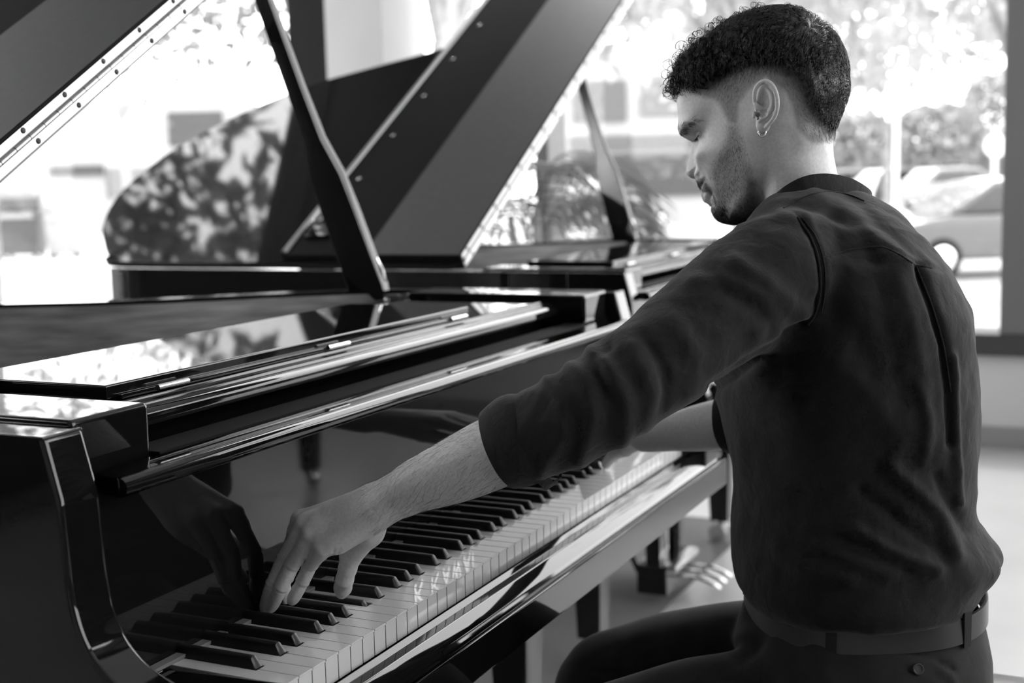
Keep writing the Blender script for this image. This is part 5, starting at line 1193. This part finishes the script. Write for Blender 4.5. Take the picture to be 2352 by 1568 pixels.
for P, w, h in [([(1760, 1425), (1740, 1470), (1700, 1510)], 18, -7), ([(1800, 1400), (1760, 1440), (1700, 1470)], 14, 5), ([(2060, 1395), (2080, 1440), (2100, 1485)], 3, -1.5), ([(2010, 1490), (2080, 1494), (2150, 1512), (2190, 1535)], 4, -3), ([(2160, 1540), (2188, 1560), (2195, 1600)], 5, 2), ([(1980, 1410), (2040, 1440), (2080, 1470)], 14, 3), ([(1860, 1450), (1900, 1520), (1880, 1600)], 20, 4)]:
    Dp += fc*h*1e-3*np.exp(-.5*(seg_dist(x, y, P)/w)**2)
V = V+N*(Dp*np.clip((y-1385)/40, .0, 1))[:, None]; V[:, 2] = np.maximum(V[:, 2], np.where(V[:, 1] < -.30, .492, V[:, 2])); trs = link('trousers', fast_mesh('trousers', body_space(V), F), M_TROUS, person); trs['label'] = 'black trousers'
def belt_ring(y0, y1, xl, xr, t, b, off, thick, n=90):
    V = []
    for (yy, oo) in ((y0, off), (y0, off+thick), (y1, off+thick), (y1, off)):
        for k in range(n):
            w = 2*math.pi*k/n; cc, ss = math.cos(w), math.sin(w); tilt = 16*cc; c = px((xl+xr)/2, yy-tilt*0, t); a = (xr-xl)/2*t/FPX+oo; e = 2/2.5
            V.append(c+CS*a*math.copysign(abs(cc)**e, cc)+hor*(b+oo)*math.copysign(abs(ss)**e, ss)+np.array([0, 0, .012*cc]))
    F = [(q*n+k, q*n+(k+1) % n, ((q+1) % 4)*n+(k+1) % n, ((q+1) % 4)*n+k) for q in range(4) for k in range(n)]
    return MB().add(body_space(V), F)
belt = belt_ring(1335, 1388, 1736, 2216, 1.58, .156, .0050, .0035).build('belt', M_LEATHER, person, bev=.0008); belt['label'] = 'smooth black leather belt'
for a in (-1.0, -2.1, .1, 1.4, 2.6):
    cc, ss = math.cos(a), math.sin(a); c = px(1976, 1361, 1.58); r = 1/((abs(cc)**2.5+abs(ss)**2.5)**.4); A = (240*1.58/FPX+.0085)*r; Bq = (.156+.0085)*r; p = c+CS*A*cc+hor*Bq*ss+np.array([0, 0, .012*cc]); o = CS*cc+hor*ss; o /= np.linalg.norm(o); tn = np.cross([0, 0, 1], o); tn /= np.linalg.norm(tn)
    V = []
    for h in (-.020, .020):
        for s in (-.006, .006):
            for q in (-.001, .0022): V.append(p+np.array([0, 0, h])+tn*s+o*q)
    MB().add(body_space(V), [(0, 1, 3, 2), (4, 6, 7, 5), (0, 4, 5, 1), (2, 3, 7, 6), (1, 5, 7, 3), (0, 2, 6, 4)]).build('belt_loop', M_TROUS, trs, bev=.0008)
# back pocket button
vx = np.abs(x-2106)+np.abs(y-1535)+np.where(N@CF < 0, 0, 1e6); i = int(np.argmin(vx)); bp_, bn = V_ = np.array(0), None
bp_ = px(2106, 1535, z[i]); bn = -CF+N[i]*.6; bn /= np.linalg.norm(bn); tq = Vector(bn).to_track_quat('Z', 'Y').to_matrix()
bt = MB().lathe([(.0001, .0012), (.0040, .0012), (.0048, .0022), (.0058, .0022), (.0064, .0012), (.0062, -.001)], 24).xf(lambda p: np.array(tq @ Vector(p))+body_space(bp_)+bn*.004).build('button', mat('button_horn', .06, .25, .5), trs)
# shoes on the floor
M_SHOE = mat('shoe_leather', .015, .3, .5)
for A in (LA, RA):
    q = spline([(A[0], A[1]-.075, .045, .036), (A[0], A[1]-.02, .062, .043), (A[0], A[1]+.05, .050, .045), (A[0]+.002, A[1]+.12, .036, .046), (A[0]+.002, A[1]+.175, .026, .032)], 16); mb = MB()
    V = []
    for r in q:
        for k in range(16):
            w = 2*math.pi*k/16; V.append((r[0]+r[3]*math.cos(w), r[1], max(0.002, r[2]+r[2]*.95*math.sin(w))))
    F = [(i*16+k, i*16+(k+1) % 16, (i+1)*16+(k+1) % 16, (i+1)*16+k) for i in range(15) for k in range(16)]+[tuple(range(15, -1, -1)), tuple(range(240, 256))]
    MB().add(body_space(V), F).build('shoe', M_SHOE, person)
tag(person, 'man with short curly dark hair and dark shirt, seated, playing the piano', 'person')

# ---------------------------------------------------------------- bench
bench = empty('piano_bench', (.60, -.515, 0))
def bw(v): return v
V = []; F = []; nx, ny = 60, 30; BX, BY = .385, .165
for sgn, zt in ((1, .478), (-1, .40)):
    for i in range(nx+1):
        for j in range(ny+1):
            u, v = -1+2*i/nx, -1+2*j/ny; h = zt
            if sgn > 0:
                edge = min(1-abs(u), (1-abs(v))*BY/BX)*BX; h = zt-.020*math.exp(-edge/.012)
                for a in range(5):
                    for b in range(2):
                        d2 = ((u*BX-(-.29+a*.145))**2+(v*BY-(-.07+b*.14))**2); h -= .010*math.exp(-d2/.00035)
            V.append((u*BX, v*BY, h))
m = (nx+1)*(ny+1)
for s in (0, 1):
    for i in range(nx):
        for j in range(ny):
            q = [s*m+i*(ny+1)+j, s*m+(i+1)*(ny+1)+j, s*m+(i+1)*(ny+1)+j+1, s*m+i*(ny+1)+j+1]; F.append(tuple(q if s == 0 else q[::-1]))
rim_i = [i*(ny+1) for i in range(nx+1)]+[nx*(ny+1)+j for j in range(1, ny+1)]+[i*(ny+1)+ny for i in range(nx-1, -1, -1)]+[j for j in range(ny-1, 0, -1)]
for a, b in zip(rim_i, rim_i[1:]+rim_i[:1]): F.append((a, m+a, m+b, b))
MB().add(V, F).build('seat_cushion', mat('bench_leather', .02, .28, .5, bump=(500, .1, .0006)), bench, smooth=60)
MB().box((-.375, -.155, .33), (.375, .155, .3995)).build('frame', M_POL, bench, bev=.004)
for sx in (-1, 1):
    for sy in (-1, 1):
        MB().add([(sx*.345-.022, sy*.128-.022, 0), (sx*.345+.022, sy*.128-.022, 0), (sx*.345+.022, sy*.128+.022, 0), (sx*.345-.022, sy*.128+.022, 0), (sx*.345-.028, sy*.128-.026, .3295), (sx*.345+.028, sy*.128-.026, .3295), (sx*.345+.028, sy*.128+.026, .3295), (sx*.345-.028, sy*.128+.026, .3295)],
                 [(3, 2, 1, 0), (4, 5, 6, 7), (0, 1, 5, 4), (1, 2, 6, 5), (2, 3, 7, 6), (3, 0, 4, 7)]).build('leg', M_POL, bench, bev=.003)
for a in range(5):
    for b in range(2): MB().sphere((-.29+a*.145, -.07+b*.14, .469), (.008, .008, .004), 10, 6).build('tuft_button', M_LEATHER, bench)
tag(bench, 'black tufted leather piano bench under the seated man', 'bench')
